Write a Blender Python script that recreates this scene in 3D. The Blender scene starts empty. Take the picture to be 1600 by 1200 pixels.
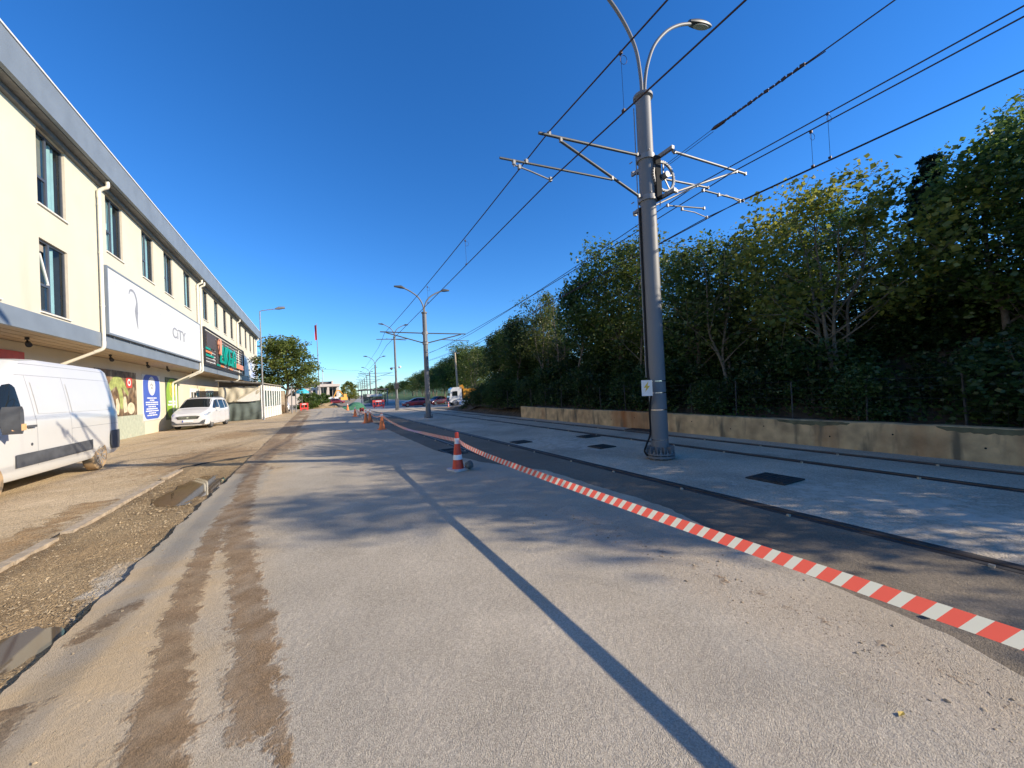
import bpy, bmesh, math, random
import numpy as np
from mathutils import Vector, Matrix, noise
S = bpy.context.scene
COL = S.collection
RAD = math.radians

# ------------------------------------------------------------------ camera
YAW, PITCH, ROLL = RAD(27.28076), RAD(0.6062), RAD(2.5863)
def cam_axes():
    f = Vector((math.sin(YAW)*math.cos(PITCH), math.cos(YAW)*math.cos(PITCH), math.sin(PITCH)))
    r = Vector((math.cos(YAW), -math.sin(YAW), 0)); u = r.cross(f)
    return r*math.cos(ROLL)-u*math.sin(ROLL), u*math.cos(ROLL)+r*math.sin(ROLL), f
cr_, cu_, cf_ = cam_axes()
cd = bpy.data.cameras.new('camera'); cam = bpy.data.objects.new('camera', cd); COL.objects.link(cam)
cd.sensor_width = 36; cd.sensor_fit = 'HORIZONTAL'; cd.lens = 13.5; cd.clip_start = .05; cd.clip_end = 3000
cam.matrix_world = Matrix(((cr_.x, cu_.x, -cf_.x, 0), (cr_.y, cu_.y, -cf_.y, 0), (cr_.z, cu_.z, -cf_.z, 1.65), (0, 0, 0, 1)))
S.camera = cam
# ------------------------------------------------------------------ light
SUN_EL = RAD(24.0); SUN_AZ = RAD(125.9)          # azimuth clockwise from +Y
tosun = Vector((math.sin(SUN_AZ)*math.cos(SUN_EL), math.cos(SUN_AZ)*math.cos(SUN_EL), math.sin(SUN_EL)))
W = bpy.data.worlds.new('World'); S.world = W; W.use_nodes = True
wn = W.node_tree.nodes; wl = W.node_tree.links; wn.clear()
sky = wn.new('ShaderNodeTexSky'); sky.sky_type = 'NISHITA'; sky.sun_disc = False
sky.sun_elevation = SUN_EL; sky.sun_rotation = SUN_AZ; sky.altitude = 100; sky.air_density = 1.0; sky.dust_density = 0.0; sky.ozone_density = 3.0
hs = wn.new('ShaderNodeHueSaturation'); hs.inputs['Saturation'].default_value = 1.12; hs.inputs['Hue'].default_value = .505
tn = wn.new('ShaderNodeMix'); tn.data_type = 'RGBA'; tn.blend_type = 'MULTIPLY'; tn.inputs[0].default_value = 1; tn.inputs[7].default_value = (.63, .89, 1.15, 1)
bg = wn.new('ShaderNodeBackground'); bg.inputs[1].default_value = 0.12
wo = wn.new('ShaderNodeOutputWorld')
wl.new(sky.outputs[0], tn.inputs[6]); wl.new(tn.outputs[2], hs.inputs['Color']); wl.new(hs.outputs[0], bg.inputs[0]); wl.new(bg.outputs[0], wo.inputs[0])
ld = bpy.data.lights.new('sun', 'SUN'); ld.energy = 4.6; ld.angle = RAD(.5); ld.color = (1, .87, .68)
lo = bpy.data.objects.new('sun', ld); COL.objects.link(lo); lo.rotation_euler = tosun.to_track_quat('Z', 'Y').to_euler(); lo.location = tosun*60
S.view_settings.view_transform = 'Standard'; S.view_settings.look = 'None'; S.view_settings.gamma = 1
S.view_settings.exposure = 0.68
S.cycles.max_bounces = 6; S.cycles.transparent_max_bounces = 12

# ------------------------------------------------------------------ helpers
class MB:
    """collects faces; build() links them as one mesh object"""
    def __init__(s): s.v = []; s.f = []; s.m = []
    def poly(s, pts, mi=0):
        n = len(s.v); s.v += [tuple(p) for p in pts]; s.f.append(tuple(range(n, n+len(pts)))); s.m.append(mi); return s
    def box(s, c, d, mi=0, rz=0, ry=0, rx=0):
        M = Matrix.Translation(c) @ Matrix.Rotation(rz, 4, 'Z') @ Matrix.Rotation(ry, 4, 'Y') @ Matrix.Rotation(rx, 4, 'X')
        h = [x/2 for x in d]; n = len(s.v)
        for z in (-1, 1):
            for y in (-1, 1):
                for x in (-1, 1): s.v.append(tuple(M @ Vector((x*h[0], y*h[1], z*h[2]))))
        for q in ((0, 2, 3, 1), (4, 5, 7, 6), (0, 1, 5, 4), (2, 6, 7, 3), (0, 4, 6, 2), (1, 3, 7, 5)):
            s.f.append(tuple(n+i for i in q)); s.m.append(mi)
        return s
    def bx(s, x0, x1, y0, y1, z0, z1, mi=0):
        return s.box(((x0+x1)/2, (y0+y1)/2, (z0+z1)/2), (abs(x1-x0), abs(y1-y0), abs(z1-z0)), mi)
    def tube(s, pts, r, n=8, mi=0, cap=True):
        pts = [Vector(p) for p in pts]; k = len(pts)
        rs = r if isinstance(r, (list, tuple)) else [r]*k
        base = len(s.v); prev = None
        for i, p in enumerate(pts):
            t = (pts[min(i+1, k-1)]-pts[max(i-1, 0)])
            if t.length < 1e-9: t = Vector((0, 0, 1))
            t.normalize()
            if prev is None:
                a = Vector((0, 0, 1)) if abs(t.z) < .9 else Vector((1, 0, 0))
                u = t.cross(a).normalized()
            else:
                u = prev - t*prev.dot(t)
                u = u.normalized() if u.length > 1e-6 else t.orthogonal().normalized()
            prev = u; w = t.cross(u)
            for j in range(n):
                an = 2*math.pi*j/n; s.v.append(tuple(p+(u*math.cos(an)+w*math.sin(an))*rs[i]))
        for i in range(k-1):
            for j in range(n):
                a = base+i*n+j; b = base+i*n+(j+1) % n
                s.f.append((a, b, b+n, a+n)); s.m.append(mi)
        if cap:
            s.f.append(tuple(base+j for j in range(n-1, -1, -1))); s.m.append(mi)
            s.f.append(tuple(base+(k-1)*n+j for j in range(n))); s.m.append(mi)
        return s
    def cyl(s, a, b, r, n=16, mi=0, r2=None): return s.tube([a, b], [r, r if r2 is None else r2], n, mi)
    def lathe(s, prof, c=(0, 0, 0), n=20, mi=0, axis='Z', cap=True):
        base = len(s.v); c = Vector(c)
        for r, z in prof:
            for j in range(n):
                a = 2*math.pi*j/n
                q = (r*math.cos(a), r*math.sin(a), z)
                if axis == 'X': q = (z, q[0], q[1])
                if axis == 'Y': q = (q[0], z, q[1])
                s.v.append(tuple(c+Vector(q)))
        for i in range(len(prof)-1):
            for j in range(n):
                a = base+i*n+j; b = base+i*n+(j+1) % n
                s.f.append((a, b, b+n, a+n)); s.m.append(mi)
        if not cap: return s
        s.f.append(tuple(base+j for j in range(n-1, -1, -1))); s.m.append(mi)
        s.f.append(tuple(base+(len(prof)-1)*n+j for j in range(n))); s.m.append(mi)
        return s
    def extrude(s, poly, h, mi=0):
        """poly: list of 3-D points (flat), h: extrusion vector"""
        h = Vector(h); n = len(poly); a = [Vector(p) for p in poly]; b = [p+h for p in a]
        s.poly(list(reversed(a)), mi); s.poly(b, mi)
        for i in range(n): s.poly([a[i], a[(i+1) % n], b[(i+1) % n], b[i]], mi)
        return s
    def grid(s, rows, mi=0, closed=False):
        base = len(s.v); m = len(rows[0])
        for r in rows: s.v += [tuple(p) for p in r]
        for i in range(len(rows)-1):
            for j in range(m if closed else m-1):
                a = base+i*m+j; b = base+i*m+(j+1) % m
                s.f.append((a, b, b+m, a+m)); s.m.append(mi)
        return s
    def build(s, name, mats, parent=None, smooth=None, weld=False, loc=None):
        me = bpy.data.meshes.new(name); me.from_pydata(s.v, [], s.f)
        for m in (mats if isinstance(mats, (list, tuple)) else [mats]): me.materials.append(m)
        me.polygons.foreach_set('material_index', s.m)
        if weld:
            bm = bmesh.new(); bm.from_mesh(me); bmesh.ops.remove_doubles(bm, verts=bm.verts, dist=1e-4)
            bmesh.ops.recalc_face_normals(bm, faces=bm.faces); bm.to_mesh(me); bm.free()
        me.update()
        if smooth is not None:
            me.shade_smooth(); me.set_sharp_from_angle(angle=RAD(smooth))
        o = bpy.data.objects.new(name, me); COL.objects.link(o)
        if parent is not None: o.parent = parent
        if loc is not None: o.location = loc
        return o
def tag(o, label, cat, group=None):
    o['label'] = label; o['category'] = cat
    if group: o['group'] = group
    return o
def struct(o, kind='structure'):
    o['kind'] = kind; return o
def thing(name, label, cat, loc=(0, 0, 0), rz=0, group=None):
    o = bpy.data.objects.new(name, None); COL.objects.link(o); o.empty_display_size = .2
    o.location = loc; o.rotation_euler = (0, 0, rz)
    return tag(o, label, cat, group)
def copy_tree(o, parent=None):
    c = o.copy(); COL.objects.link(c)
    if parent is not None: c.parent = parent
    for ch in [x for x in list(COL.objects) if x.parent == o]: copy_tree(ch, c)
    return c

# ------------------------------------------------------------------ materials
def mat(name, base=(.5, .5, .5), rough=.6, metal=0, var=.15, scale=6, bump=0, bscale=60, spec=.5, stain=None, coat=0, stain2=None):
    m = bpy.data.materials.new(name); m.use_nodes = True
    nt = m.node_tree; N = nt.nodes; L = nt.links; p = N['Principled BSDF']
    p.inputs['Roughness'].default_value = rough; p.inputs['Metallic'].default_value = metal
    p.inputs['Specular IOR Level'].default_value = spec; p.inputs['Coat Weight'].default_value = coat
    tc = N.new('ShaderNodeTexCoord')
    nz = N.new('ShaderNodeTexNoise'); nz.inputs['Scale'].default_value = scale; nz.inputs['Detail'].default_value = 6
    L.new(tc.outputs['Object'], nz.inputs['Vector'])
    rp = N.new('ShaderNodeValToRGB'); rp.color_ramp.elements[0].position = .3; rp.color_ramp.elements[1].position = .7
    rp.color_ramp.elements[0].color = (*[c*(1-var) for c in base], 1); rp.color_ramp.elements[1].color = (*[min(1, c*(1+var)) for c in base], 1)
    L.new(nz.outputs['Fac'], rp.inputs[0]); out = rp.outputs[0]
    for st_ in [q for q in (stain, stain2) if q]:
        col, sc, thr, vec = st_
        mp = N.new('ShaderNodeMapping'); mp.inputs['Scale'].default_value = vec; L.new(tc.outputs['Object'], mp.inputs[0])
        n2 = N.new('ShaderNodeTexNoise'); n2.inputs['Scale'].default_value = sc; n2.inputs['Detail'].default_value = 8; L.new(mp.outputs[0], n2.inputs['Vector'])
        r2 = N.new('ShaderNodeMapRange'); r2.inputs[1].default_value = thr; r2.inputs[2].default_value = thr+.15; L.new(n2.outputs['Fac'], r2.inputs[0])
        mx = N.new('ShaderNodeMix'); mx.data_type = 'RGBA'; L.new(r2.outputs[0], mx.inputs[0]); L.new(out, mx.inputs[6]); mx.inputs[7].default_value = (*col, 1)
        out = mx.outputs[2]
    L.new(out, p.inputs['Base Color'])
    if bump:
        n3 = N.new('ShaderNodeTexNoise'); n3.inputs['Scale'].default_value = bscale; n3.inputs['Detail'].default_value = 5; L.new(tc.outputs['Object'], n3.inputs['Vector'])
        b = N.new('ShaderNodeBump'); b.inputs['Strength'].default_value = bump; b.inputs['Distance'].default_value = .02
        L.new(n3.outputs['Fac'], b.inputs['Height']); L.new(b.outputs[0], p.inputs['Normal'])
    return m
def glass_mat(name, tint=(.02, .03, .04), clear=.0, spec=.9):
    m = bpy.data.materials.new(name); m.use_nodes = True
    nt = m.node_tree; N = nt.nodes; L = nt.links; p = N['Principled BSDF']
    p.inputs['Base Color'].default_value = (*tint, 1); p.inputs['Roughness'].default_value = .03; p.inputs['Specular IOR Level'].default_value = spec
    nz = N.new('ShaderNodeTexNoise'); nz.inputs['Scale'].default_value = 1.4
    b = N.new('ShaderNodeBump'); b.inputs['Strength'].default_value = .03; L.new(nz.outputs['Fac'], b.inputs['Height']); L.new(b.outputs[0], p.inputs['Normal'])
    if clear:
        t = N.new('ShaderNodeBsdfTransparent'); t.inputs[0].default_value = (.85, .95, .95, 1); x = N.new('ShaderNodeMixShader'); x.inputs[0].default_value = clear
        L.new(p.outputs[0], x.inputs[1]); L.new(t.outputs[0], x.inputs[2]); L.new(x.outputs[0], N['Material Output'].inputs[0])
    return m
def leaf_mat(name, ca, cb, trans=.4):
    m = bpy.data.materials.new(name); m.use_nodes = True
    nt = m.node_tree; N = nt.nodes; L = nt.links; N.remove(N['Principled BSDF'])
    at = N.new('ShaderNodeAttribute'); at.attribute_name = 'leafvar'
    oi = N.new('ShaderNodeObjectInfo')
    rp = N.new('ShaderNodeMix'); rp.data_type = 'RGBA'; rp.inputs[6].default_value = (*ca, 1); rp.inputs[7].default_value = (*cb, 1)
    L.new(at.outputs['Fac'], rp.inputs[0])
    hsv = N.new('ShaderNodeHueSaturation'); mr = N.new('ShaderNodeMapRange'); mr.inputs[3].default_value = .75; mr.inputs[4].default_value = 1.2
    L.new(oi.outputs['Random'], mr.inputs[0]); L.new(mr.outputs[0], hsv.inputs['Value']); L.new(rp.outputs[2], hsv.inputs['Color'])
    d = N.new('ShaderNodeBsdfDiffuse'); t = N.new('ShaderNodeBsdfTranslucent'); x = N.new('ShaderNodeMixShader'); x.inputs[0].default_value = trans
    br = N.new('ShaderNodeHueSaturation'); br.inputs['Value'].default_value = 1.6; br.inputs['Hue'].default_value = .495; L.new(hsv.outputs[0], br.inputs['Color'])
    L.new(hsv.outputs[0], d.inputs[0]); L.new(br.outputs[0], t.inputs[0])
    g = N.new('ShaderNodeBsdfGlossy'); g.inputs['Roughness'].default_value = .45; g.inputs[0].default_value = (.5, .5, .5, 1); x2 = N.new('ShaderNodeMixShader'); x2.inputs[0].default_value = .06
    L.new(d.outputs[0], x.inputs[1]); L.new(t.outputs[0], x.inputs[2]); L.new(x.outputs[0], x2.inputs[1]); L.new(g.outputs[0], x2.inputs[2])
    L.new(x2.outputs[0], N['Material Output'].inputs[0])
    return m
def ground_mat(name, base, alt, mud, wet, spec_scale=70, bumpd=.012, speck=(.12, .09, .06), speckamt=.0):
    """base/alt patchy colour + aggregate; attribute 'mud' lays wet brown tracks, 'wet' grey wash; irregular edges by noise"""
    m = bpy.data.materials.new(name); m.use_nodes = True
    nt = m.node_tree; N = nt.nodes; L = nt.links; p = N['Principled BSDF']; p.inputs['Specular IOR Level'].default_value = .25
    tc = N.new('ShaderNodeTexCoord')
    def nzf(sc, det=6, dist=0):
        n = N.new('ShaderNodeTexNoise'); n.inputs['Scale'].default_value = sc; n.inputs['Detail'].default_value = det; n.inputs['Distortion'].default_value = dist
        L.new(tc.outputs['Object'], n.inputs['Vector']); return n.outputs['Fac']
    def rng(v, a, b, c=0, d=1):
        r = N.new('ShaderNodeMapRange'); L.new(v, r.inputs[0]); r.inputs[1].default_value = a; r.inputs[2].default_value = b; r.inputs[3].default_value = c; r.inputs[4].default_value = d; return r.outputs[0]
    def mix(f, a, b):
        x = N.new('ShaderNodeMix'); x.data_type = 'RGBA'; L.new(f, x.inputs[0])
        for i, c in ((6, a), (7, b)):
            if isinstance(c, tuple): x.inputs[i].default_value = (*c, 1)
            else: L.new(c, x.inputs[i])
        return x.outputs[2]
    def math_(op, a, b):
        x = N.new('ShaderNodeMath'); x.operation = op
        for i, c in enumerate((a, b)):
            if isinstance(c, (int, float)): x.inputs[i].default_value = c
            else: L.new(c, x.inputs[i])
        return x.outputs[0]
    c = mix(rng(nzf(.55, 8, .4), .38, .66), base, alt)
    c = mix(math_('MULTIPLY', rng(nzf(2.7, 9, 1.2), .55, .72), .35), c, tuple(x*.72 for x in base))
    c = mix(math_('MULTIPLY', rng(nzf(1.3, 9, .6), .56, .70), .4), c, tuple(min(.8, x*1.28) for x in base))
    # aggregate
    vo = N.new('ShaderNodeTexVoronoi'); vo.inputs['Scale'].default_value = spec_scale; L.new(tc.outputs['Object'], vo.inputs['Vector'])
    ag = N.new('ShaderNodeHueSaturation'); L.new(c, ag.inputs['Color'])
    sep = N.new('ShaderNodeSeparateColor'); L.new(vo.outputs['Color'], sep.inputs[0])
    L.new(rng(sep.outputs[0], 0, 1, .78, 1.2), ag.inputs['Value']); c = ag.outputs[0]
    if speckamt:
        v2 = N.new('ShaderNodeTexVoronoi'); v2.inputs['Scale'].default_value = 9; v2.inputs['Randomness'].default_value = 1; L.new(tc.outputs['Object'], v2.inputs['Vector'])
        near = rng(v2.outputs['Distance'], .10, .05); pick = math_('GREATER_THAN', nzf(1.1, 3), 1-speckamt)
        c = mix(math_('MULTIPLY', near, pick), c, speck)
    def att(n):
        a = N.new('ShaderNodeAttribute'); a.attribute_name = n; return a.outputs['Fac']
    c = mix(math_('MULTIPLY', att('dust'), rng(nzf(1.9, 8, .8), .3, .6, .35, 1)), c, (.50, .375, .225))
    edge = nzf(7, 9, .3)
    wv = rng(math_('ADD', att('wet'), math_('MULTIPLY', math_('SUBTRACT', edge, .5), 1.1)), .35, .6)
    wv = math_('MULTIPLY', wv, rng(nzf(3, 6), .3, .6, .45, 1))
    c = mix(wv, c, wet)
    mv = rng(math_('ADD', math_('ADD', att('mud'), math_('MULTIPLY', math_('SUBTRACT', edge, .5), 1.25)), math_('MULTIPLY', math_('SUBTRACT', nzf(34, 5), .5), .7)), .40, .62)
    mv = math_('MULTIPLY', mv, rng(nzf(4.5, 6), .3, .6, .55, 1))
    mc = mix(rng(nzf(2.2, 7), .35, .65), mud, tuple(x*1.4 for x in mud))
    ms = N.new('ShaderNodeHueSaturation'); L.new(mc, ms.inputs['Color']); L.new(rng(nzf(55, 4), .3, .7, .75, 1.25), ms.inputs['Value'])
    c = mix(mv, c, ms.outputs[0])
    L.new(c, p.inputs['Base Color'])
    L.new(rng(math_('MAXIMUM', mv, wv), 0, 1, .92, .7), p.inputs['Roughness'])
    b = N.new('ShaderNodeBump'); b.inputs['Strength'].default_value = .9; b.inputs['Distance'].default_value = bumpd
    h = math_('ADD', math_('ADD', math_('MULTIPLY', rng(vo.outputs['Distance'], 0, .6, 1, 0), rng(nzf(1.7, 4), .35, .65, .35, 1.1)), math_('MULTIPLY', nzf(22, 8), 1.5)), math_('MULTIPLY', mv, 1.2))
    L.new(h, b.inputs['Height']); L.new(b.outputs[0], p.inputs['Normal'])
    return m

M = {}
M['road'] = ground_mat('dusty_asphalt', (.46, .40, .31), (.385, .34, .27), (.205, .138, .076), (.37, .325, .25), 150, .006)
M['slab'] = ground_mat('grey_concrete', (.56, .47, .345), (.39, .33, .245), (.2, .16, .11), (.62, .54, .42), 60, .008, speckamt=.42, speck=(.08, .075, .07))
M['apron'] = ground_mat('dirt_covered_paving', (.53, .415, .27), (.46, .345, .205), (.27, .175, .085), (.38, .36, .32), 40, .014, speckamt=.3)
M['gravel_bed'] = ground_mat('muddy_gravel', (.40, .29, .16), (.32, .22, .115), (.20, .135, .065), (.47, .42, .34), 60, .03)
M['dirt'] = ground_mat('bare_dirt', (.36, .29, .2), (.28, .22, .15), (.2, .13, .07), (.3, .28, .25), 8, .02)
M['lane'] = mat('pale_asphalt', (.34, .33, .30), .9, var=.12, bump=.3)
M['lawn'] = mat('lawn', (.085, .15, .035), .9, var=.35, scale=3, bump=.6, bscale=25)
M['soil'] = mat('leaf_litter', (.085, .062, .038), .95, var=.5, scale=5, bump=.8, bscale=20)
M['tar'] = mat('bitumen_seal', (.075, .074, .078), .8, var=.2, scale=12, bump=.6, bscale=120)
M['cutedge'] = mat('cut_asphalt_edge', (.05, .045, .04), .9, var=.4, scale=20, bump=.9, bscale=40)
M['stone'] = mat('stone', (.36, .28, .175), .85, var=.5, scale=7)
M['kerb'] = mat('kerb_concrete', (.45, .36, .25), .9, var=.25, scale=9, bump=.5, bscale=30)
M['wall'] = mat('cream_render', (.61, .575, .46), .85, var=.04, scale=.8, bump=.12, bscale=90, stain=((.55, .50, .385), .9, .66, (1, 1, .15)))
M['wallg'] = mat('cream_ground_wall', (.64, .575, .44), .85, var=.06, scale=.8, bump=.15, bscale=80, stain=((.6, .52, .38), 1.1, .62, (1, 1, .3)))
M['clad'] = mat('grey_blue_cladding', (.19, .225, .265), .5, var=.1, scale=1.3, stain=((.2, .22, .25), 2, .68, (1, .4, 2)))
M['clad_dark'] = mat('dark_eaves_soffit', (.16, .16, .16), .7, var=.2)
M['soffit'] = mat('brown_soffit', (.46, .36, .25), .8, var=.08, scale=2)
M['whitemetal'] = mat('white_metal', (.78, .77, .74), .45, var=.06)
M['frame'] = mat('anthracite_frame', (.07, .08, .10), .45, var=.1)
M['reveal'] = mat('window_reveal', (.60, .54, .43), .85, var=.06)
M['sillm'] = mat('sill', (.72, .68, .6), .7, var=.1)
M['winglass'] = glass_mat('window_glass', (.02, .03, .04), .72)
M['curtain'] = mat('curtain', (.50, .70, .73), .9, var=.12, scale=2)
M['pane_reflection'] = mat('taupe_reflection', (.36, .31, .25), .9, var=.2, scale=1.5)  # taupe colour stands in for a reflection on the window glass
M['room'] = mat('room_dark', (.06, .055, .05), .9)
M['pipe'] = mat('cream_pipe', (.72, .68, .58), .5, var=.06)
M['dado'] = mat('green_dado', (.40, .43, .33), .85, var=.12, stain=((.55, .5, .38), 2, .6, (1, 1, 1)))
M['signwhite'] = mat('white_sign_panel', (.65, .65, .635), .4, var=.02, scale=.6)
M['signgrey'] = mat('grey_print', (.27, .28, .30), .6)
M['signpale'] = mat('pale_grey_print', (.66, .67, .70), .6)
M['black'] = mat('black_paint', (.025, .025, .028), .5)
M['slat'] = mat('dark_brown_slats', (.075, .06, .055), .6, var=.3)
M['teal'] = mat('teal_acrylic', (.0, .33, .25), .3)
M['orange'] = mat('orange_acrylic', (.78, .22, .06), .35, var=.1)
M['peach'] = mat('peach_acrylic', (.80, .33, .20), .35, var=.1)
M['blueprint'] = mat('blue_poster', (.06, .12, .48), .5, var=.06)
M['palewash'] = mat('pale_blue_print', (.45, .52, .75), .5, var=.1)
M['greenprint'] = mat('green_poster', (.26, .44, .05), .5, var=.12)
M['darkgreen'] = mat('dark_green_print', (.05, .08, .05), .5, var=.3)
M['yellow'] = mat('yellow_print', (.72, .50, .06), .5)
M['white'] = mat('white_print', (.8, .8, .8), .5, var=.03)
M['red'] = mat('red_print', (.62, .07, .05), .45, var=.1)
M['foodphoto'] = mat('brown_food_print', (.16, .10, .05), .5, var=.7, scale=3.2, stain=((.50, .42, .28), 2.4, .55, (1, 1, .6)))
M['leek'] = mat('leek_print', (.34, .38, .12), .5, var=.35, scale=5)
M['cream_print'] = mat('cream_print', (.66, .56, .38), .5, var=.2, scale=6)
M['vanpaint'] = mat('white_van_paint', (.59, .588, .57), .3, var=.02, scale=1.5, coat=.4, stain=((.66, .60, .5), 2.2, .70, (1, 1, 1)))
M['carpaint'] = mat('white_car_paint', (.62, .62, .62), .25, var=.02, coat=.6)
M['redpaint'] = mat('dark_red_paint', (.25, .012, .02), .3, coat=.6)
M['bluepaint'] = mat('pale_blue_paint', (.35, .50, .72), .35, coat=.4)
M['plastic'] = mat('dark_grey_plastic', (.075, .08, .09), .65, var=.25, scale=5, stain=((.2, .17, .13), 3, .66, (1, 1, 1)))
M['tyre'] = mat('muddy_tyre', (.10, .085, .065), .9, var=.3, stain=((.42, .29, .16), 5, .40, (1, 1, 1)))
M['tyre_clean'] = mat('tyre', (.03, .03, .03), .85)
M['rim'] = mat('wheel_silver', (.48, .47, .45), .35, .6, var=.1)
M['well'] = mat('wheel_well', (.012, .012, .012), .95)
M['carglass'] = glass_mat('car_glass', (.012, .016, .018), spec=.35)
M['amber'] = mat('amber_lens', (.75, .45, .22), .25)
M['lens'] = mat('headlamp_lens', (.42, .46, .50), .12, .3, var=.3, scale=9)
M['chrome'] = mat('chrome', (.7, .7, .7), .15, 1)
M['plate'] = mat('number_plate', (.8, .8, .78), .5)
M['pole'] = mat('grey_painted_pole', (.165, .168, .172), .55, .0, var=.05, scale=2)
M['galv'] = mat('galvanised_steel', (.24, .24, .24), .55, .3, var=.15, scale=8)
M['arm'] = mat('arm_tube', (.085, .09, .09), .5, .2, var=.15)
M['wire'] = mat('overhead_wire', (.055, .032, .03), .6, .3)
M['lampgrey'] = mat('lamp_housing', (.06, .063, .068), .5)
M['lampglass'] = mat('lamp_lens', (.32, .33, .30), .25)
M['rust_wall'] = mat('stained_retaining_wall', (.54, .37, .19), .9, var=.35, scale=2.6, bump=.6, bscale=14, stain=((.34, .125, .035), .5, .54, (1, 1, .15)), stain2=((.16, .125, .075), 3.2, .55, (1, 1, .22)))
M['moss'] = mat('mossy_band', (.13, .12, .065), .95, var=.4, scale=4)
M['rubber'] = mat('rail_rubber', (.035, .032, .03), .8, var=.3, scale=6, stain=((.16, .13, .1), 4, .66, (1, 1, 1)))
M['railsteel'] = mat('rail_head', (.16, .12, .09), .45, .7, var=.3, scale=5)
M['iron'] = mat('cast_iron', (.05, .048, .045), .6, .3, var=.3, scale=10, bump=.4, bscale=60)
M['conered'] = mat('cone_red', (.62, .055, .025), .5, var=.15, scale=12)
M['coneorange'] = mat('cone_orange', (.80, .20, .055), .5, var=.15, scale=12)
M['reflect'] = mat('reflective_white', (.75, .76, .78), .35, var=.06)
M['conebase'] = mat('cone_base', (.55, .52, .5), .8, var=.2)
M['rock'] = mat('grey_rock', (.14, .14, .13), .9, var=.4, scale=9, bump=.7, bscale=16)
M['trunk'] = mat('bark', (.13, .105, .08), .9, var=.35, scale=9, bump=.8, bscale=30)
M['trunk_pale'] = mat('pale_bark', (.17, .145, .11), .9, var=.3, scale=9, bump=.6, bscale=30)
M['leafA'] = leaf_mat('leaf_green', (.045, .085, .016), (.13, .18, .035))
M['leafB'] = leaf_mat('leaf_deep_green', (.028, .062, .016), (.08, .125, .028))
M['leafY'] = leaf_mat('leaf_yellow_green', (.10, .14, .027), (.33, .33, .05), .42)
M['leafO'] = leaf_mat('leaf_olive', (.055, .085, .018), (.16, .19, .04))
M['leafC'] = leaf_mat('needle_dark', (.012, .028, .015), (.03, .05, .022), .15)
M['tarp_green'] = mat('grey_green_tarp', (.10, .125, .115), .8, var=.25, scale=1.5)
M['tarp_beige'] = mat('beige_tarp', (.50, .45, .34), .85, var=.12, scale=1.5)
M['plastic_sheet'] = mat('white_plastic_sheet', (.72, .70, .64), .5, var=.06)
M['annexroof'] = mat('annex_roof', (.34, .30, .24), .8, var=.2)
M['greenglass'] = glass_mat('greenish_glass', (.10, .16, .15), .35)
M['umbrella_teal'] = mat('teal_fabric', (.05, .42, .52), .8)
M['flagred'] = mat('red_flag', (.65, .03, .05), .7)
M['barrier'] = mat('red_barrier_plastic', (.68, .07, .06), .5, var=.15)
M['truckyellow'] = mat('orange_yellow_steel', (.50, .22, .015), .5, var=.2, scale=3)
M['bluegrey'] = mat('pale_grey_roof_sheet', (.35, .45, .62), .5)
M['concrete_b'] = mat('pale_building', (.62, .54, .46), .85, var=.06)
M['roofdark'] = mat('dark_roof', (.11, .10, .10), .8)
M['greennet'] = mat('green_net', (.05, .17, .10), .9, var=.3, scale=6)
M['exc'] = mat('excavator_orange', (.65, .30, .04), .5)
M['wireg'] = mat('old_fence_wire', (.04, .04, .037), .7, .4)
M['post'] = mat('weathered_post', (.06, .056, .05), .9, var=.3)
M['water'] = glass_mat('muddy_water', (.13, .09, .05))
M['leafdry'] = mat('dry_leaf', (.48, .34, .06), .6, var=.3, scale=40)
def tape_mat():
    m = bpy.data.materials.new('striped_tape'); m.use_nodes = True; N = m.node_tree.nodes; L = m.node_tree.links; p = N['Principled BSDF']; p.inputs['Roughness'].default_value = .4
    uv = N.new('ShaderNodeUVMap'); sp = N.new('ShaderNodeSeparateXYZ'); L.new(uv.outputs[0], sp.inputs[0])
    a = N.new('ShaderNodeMath'); a.operation = 'MULTIPLY_ADD'; a.inputs[1].default_value = .45; L.new(sp.outputs[1], a.inputs[0]); L.new(sp.outputs[0], a.inputs[2])
    f = N.new('ShaderNodeMath'); f.operation = 'FRACT'; L.new(a.outputs[0], f.inputs[0])
    g = N.new('ShaderNodeMath'); g.operation = 'GREATER_THAN'; g.inputs[1].default_value = .42; L.new(f.outputs[0], g.inputs[0])
    x = N.new('ShaderNodeMix'); x.data_type = 'RGBA'; L.new(g.outputs[0], x.inputs[0]); x.inputs[6].default_value = (.68, .70, .64, 1); x.inputs[7].default_value = (.80, .13, .10, 1)
    L.new(x.outputs[2], p.inputs['Base Color'])
    t = N.new('ShaderNodeBsdfTranslucent'); L.new(x.outputs[2], t.inputs[0]); ms = N.new('ShaderNodeMixShader'); ms.inputs[0].default_value = .4
    L.new(p.outputs[0], ms.inputs[1]); L.new(t.outputs[0], ms.inputs[2]); L.new(ms.outputs[0], N['Material Output'].inputs[0])
    return m
M['tape'] = tape_mat()

def fbm(x, y, s=1.0, o=4): return noise.fractal(Vector((x*s, y*s, 7.3)), 1.0, 2.0, o)
def smooth(a, b, t):
    t = max(0, min(1, (t-a)/(b-a))); return t*t*(3-2*t)

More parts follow.
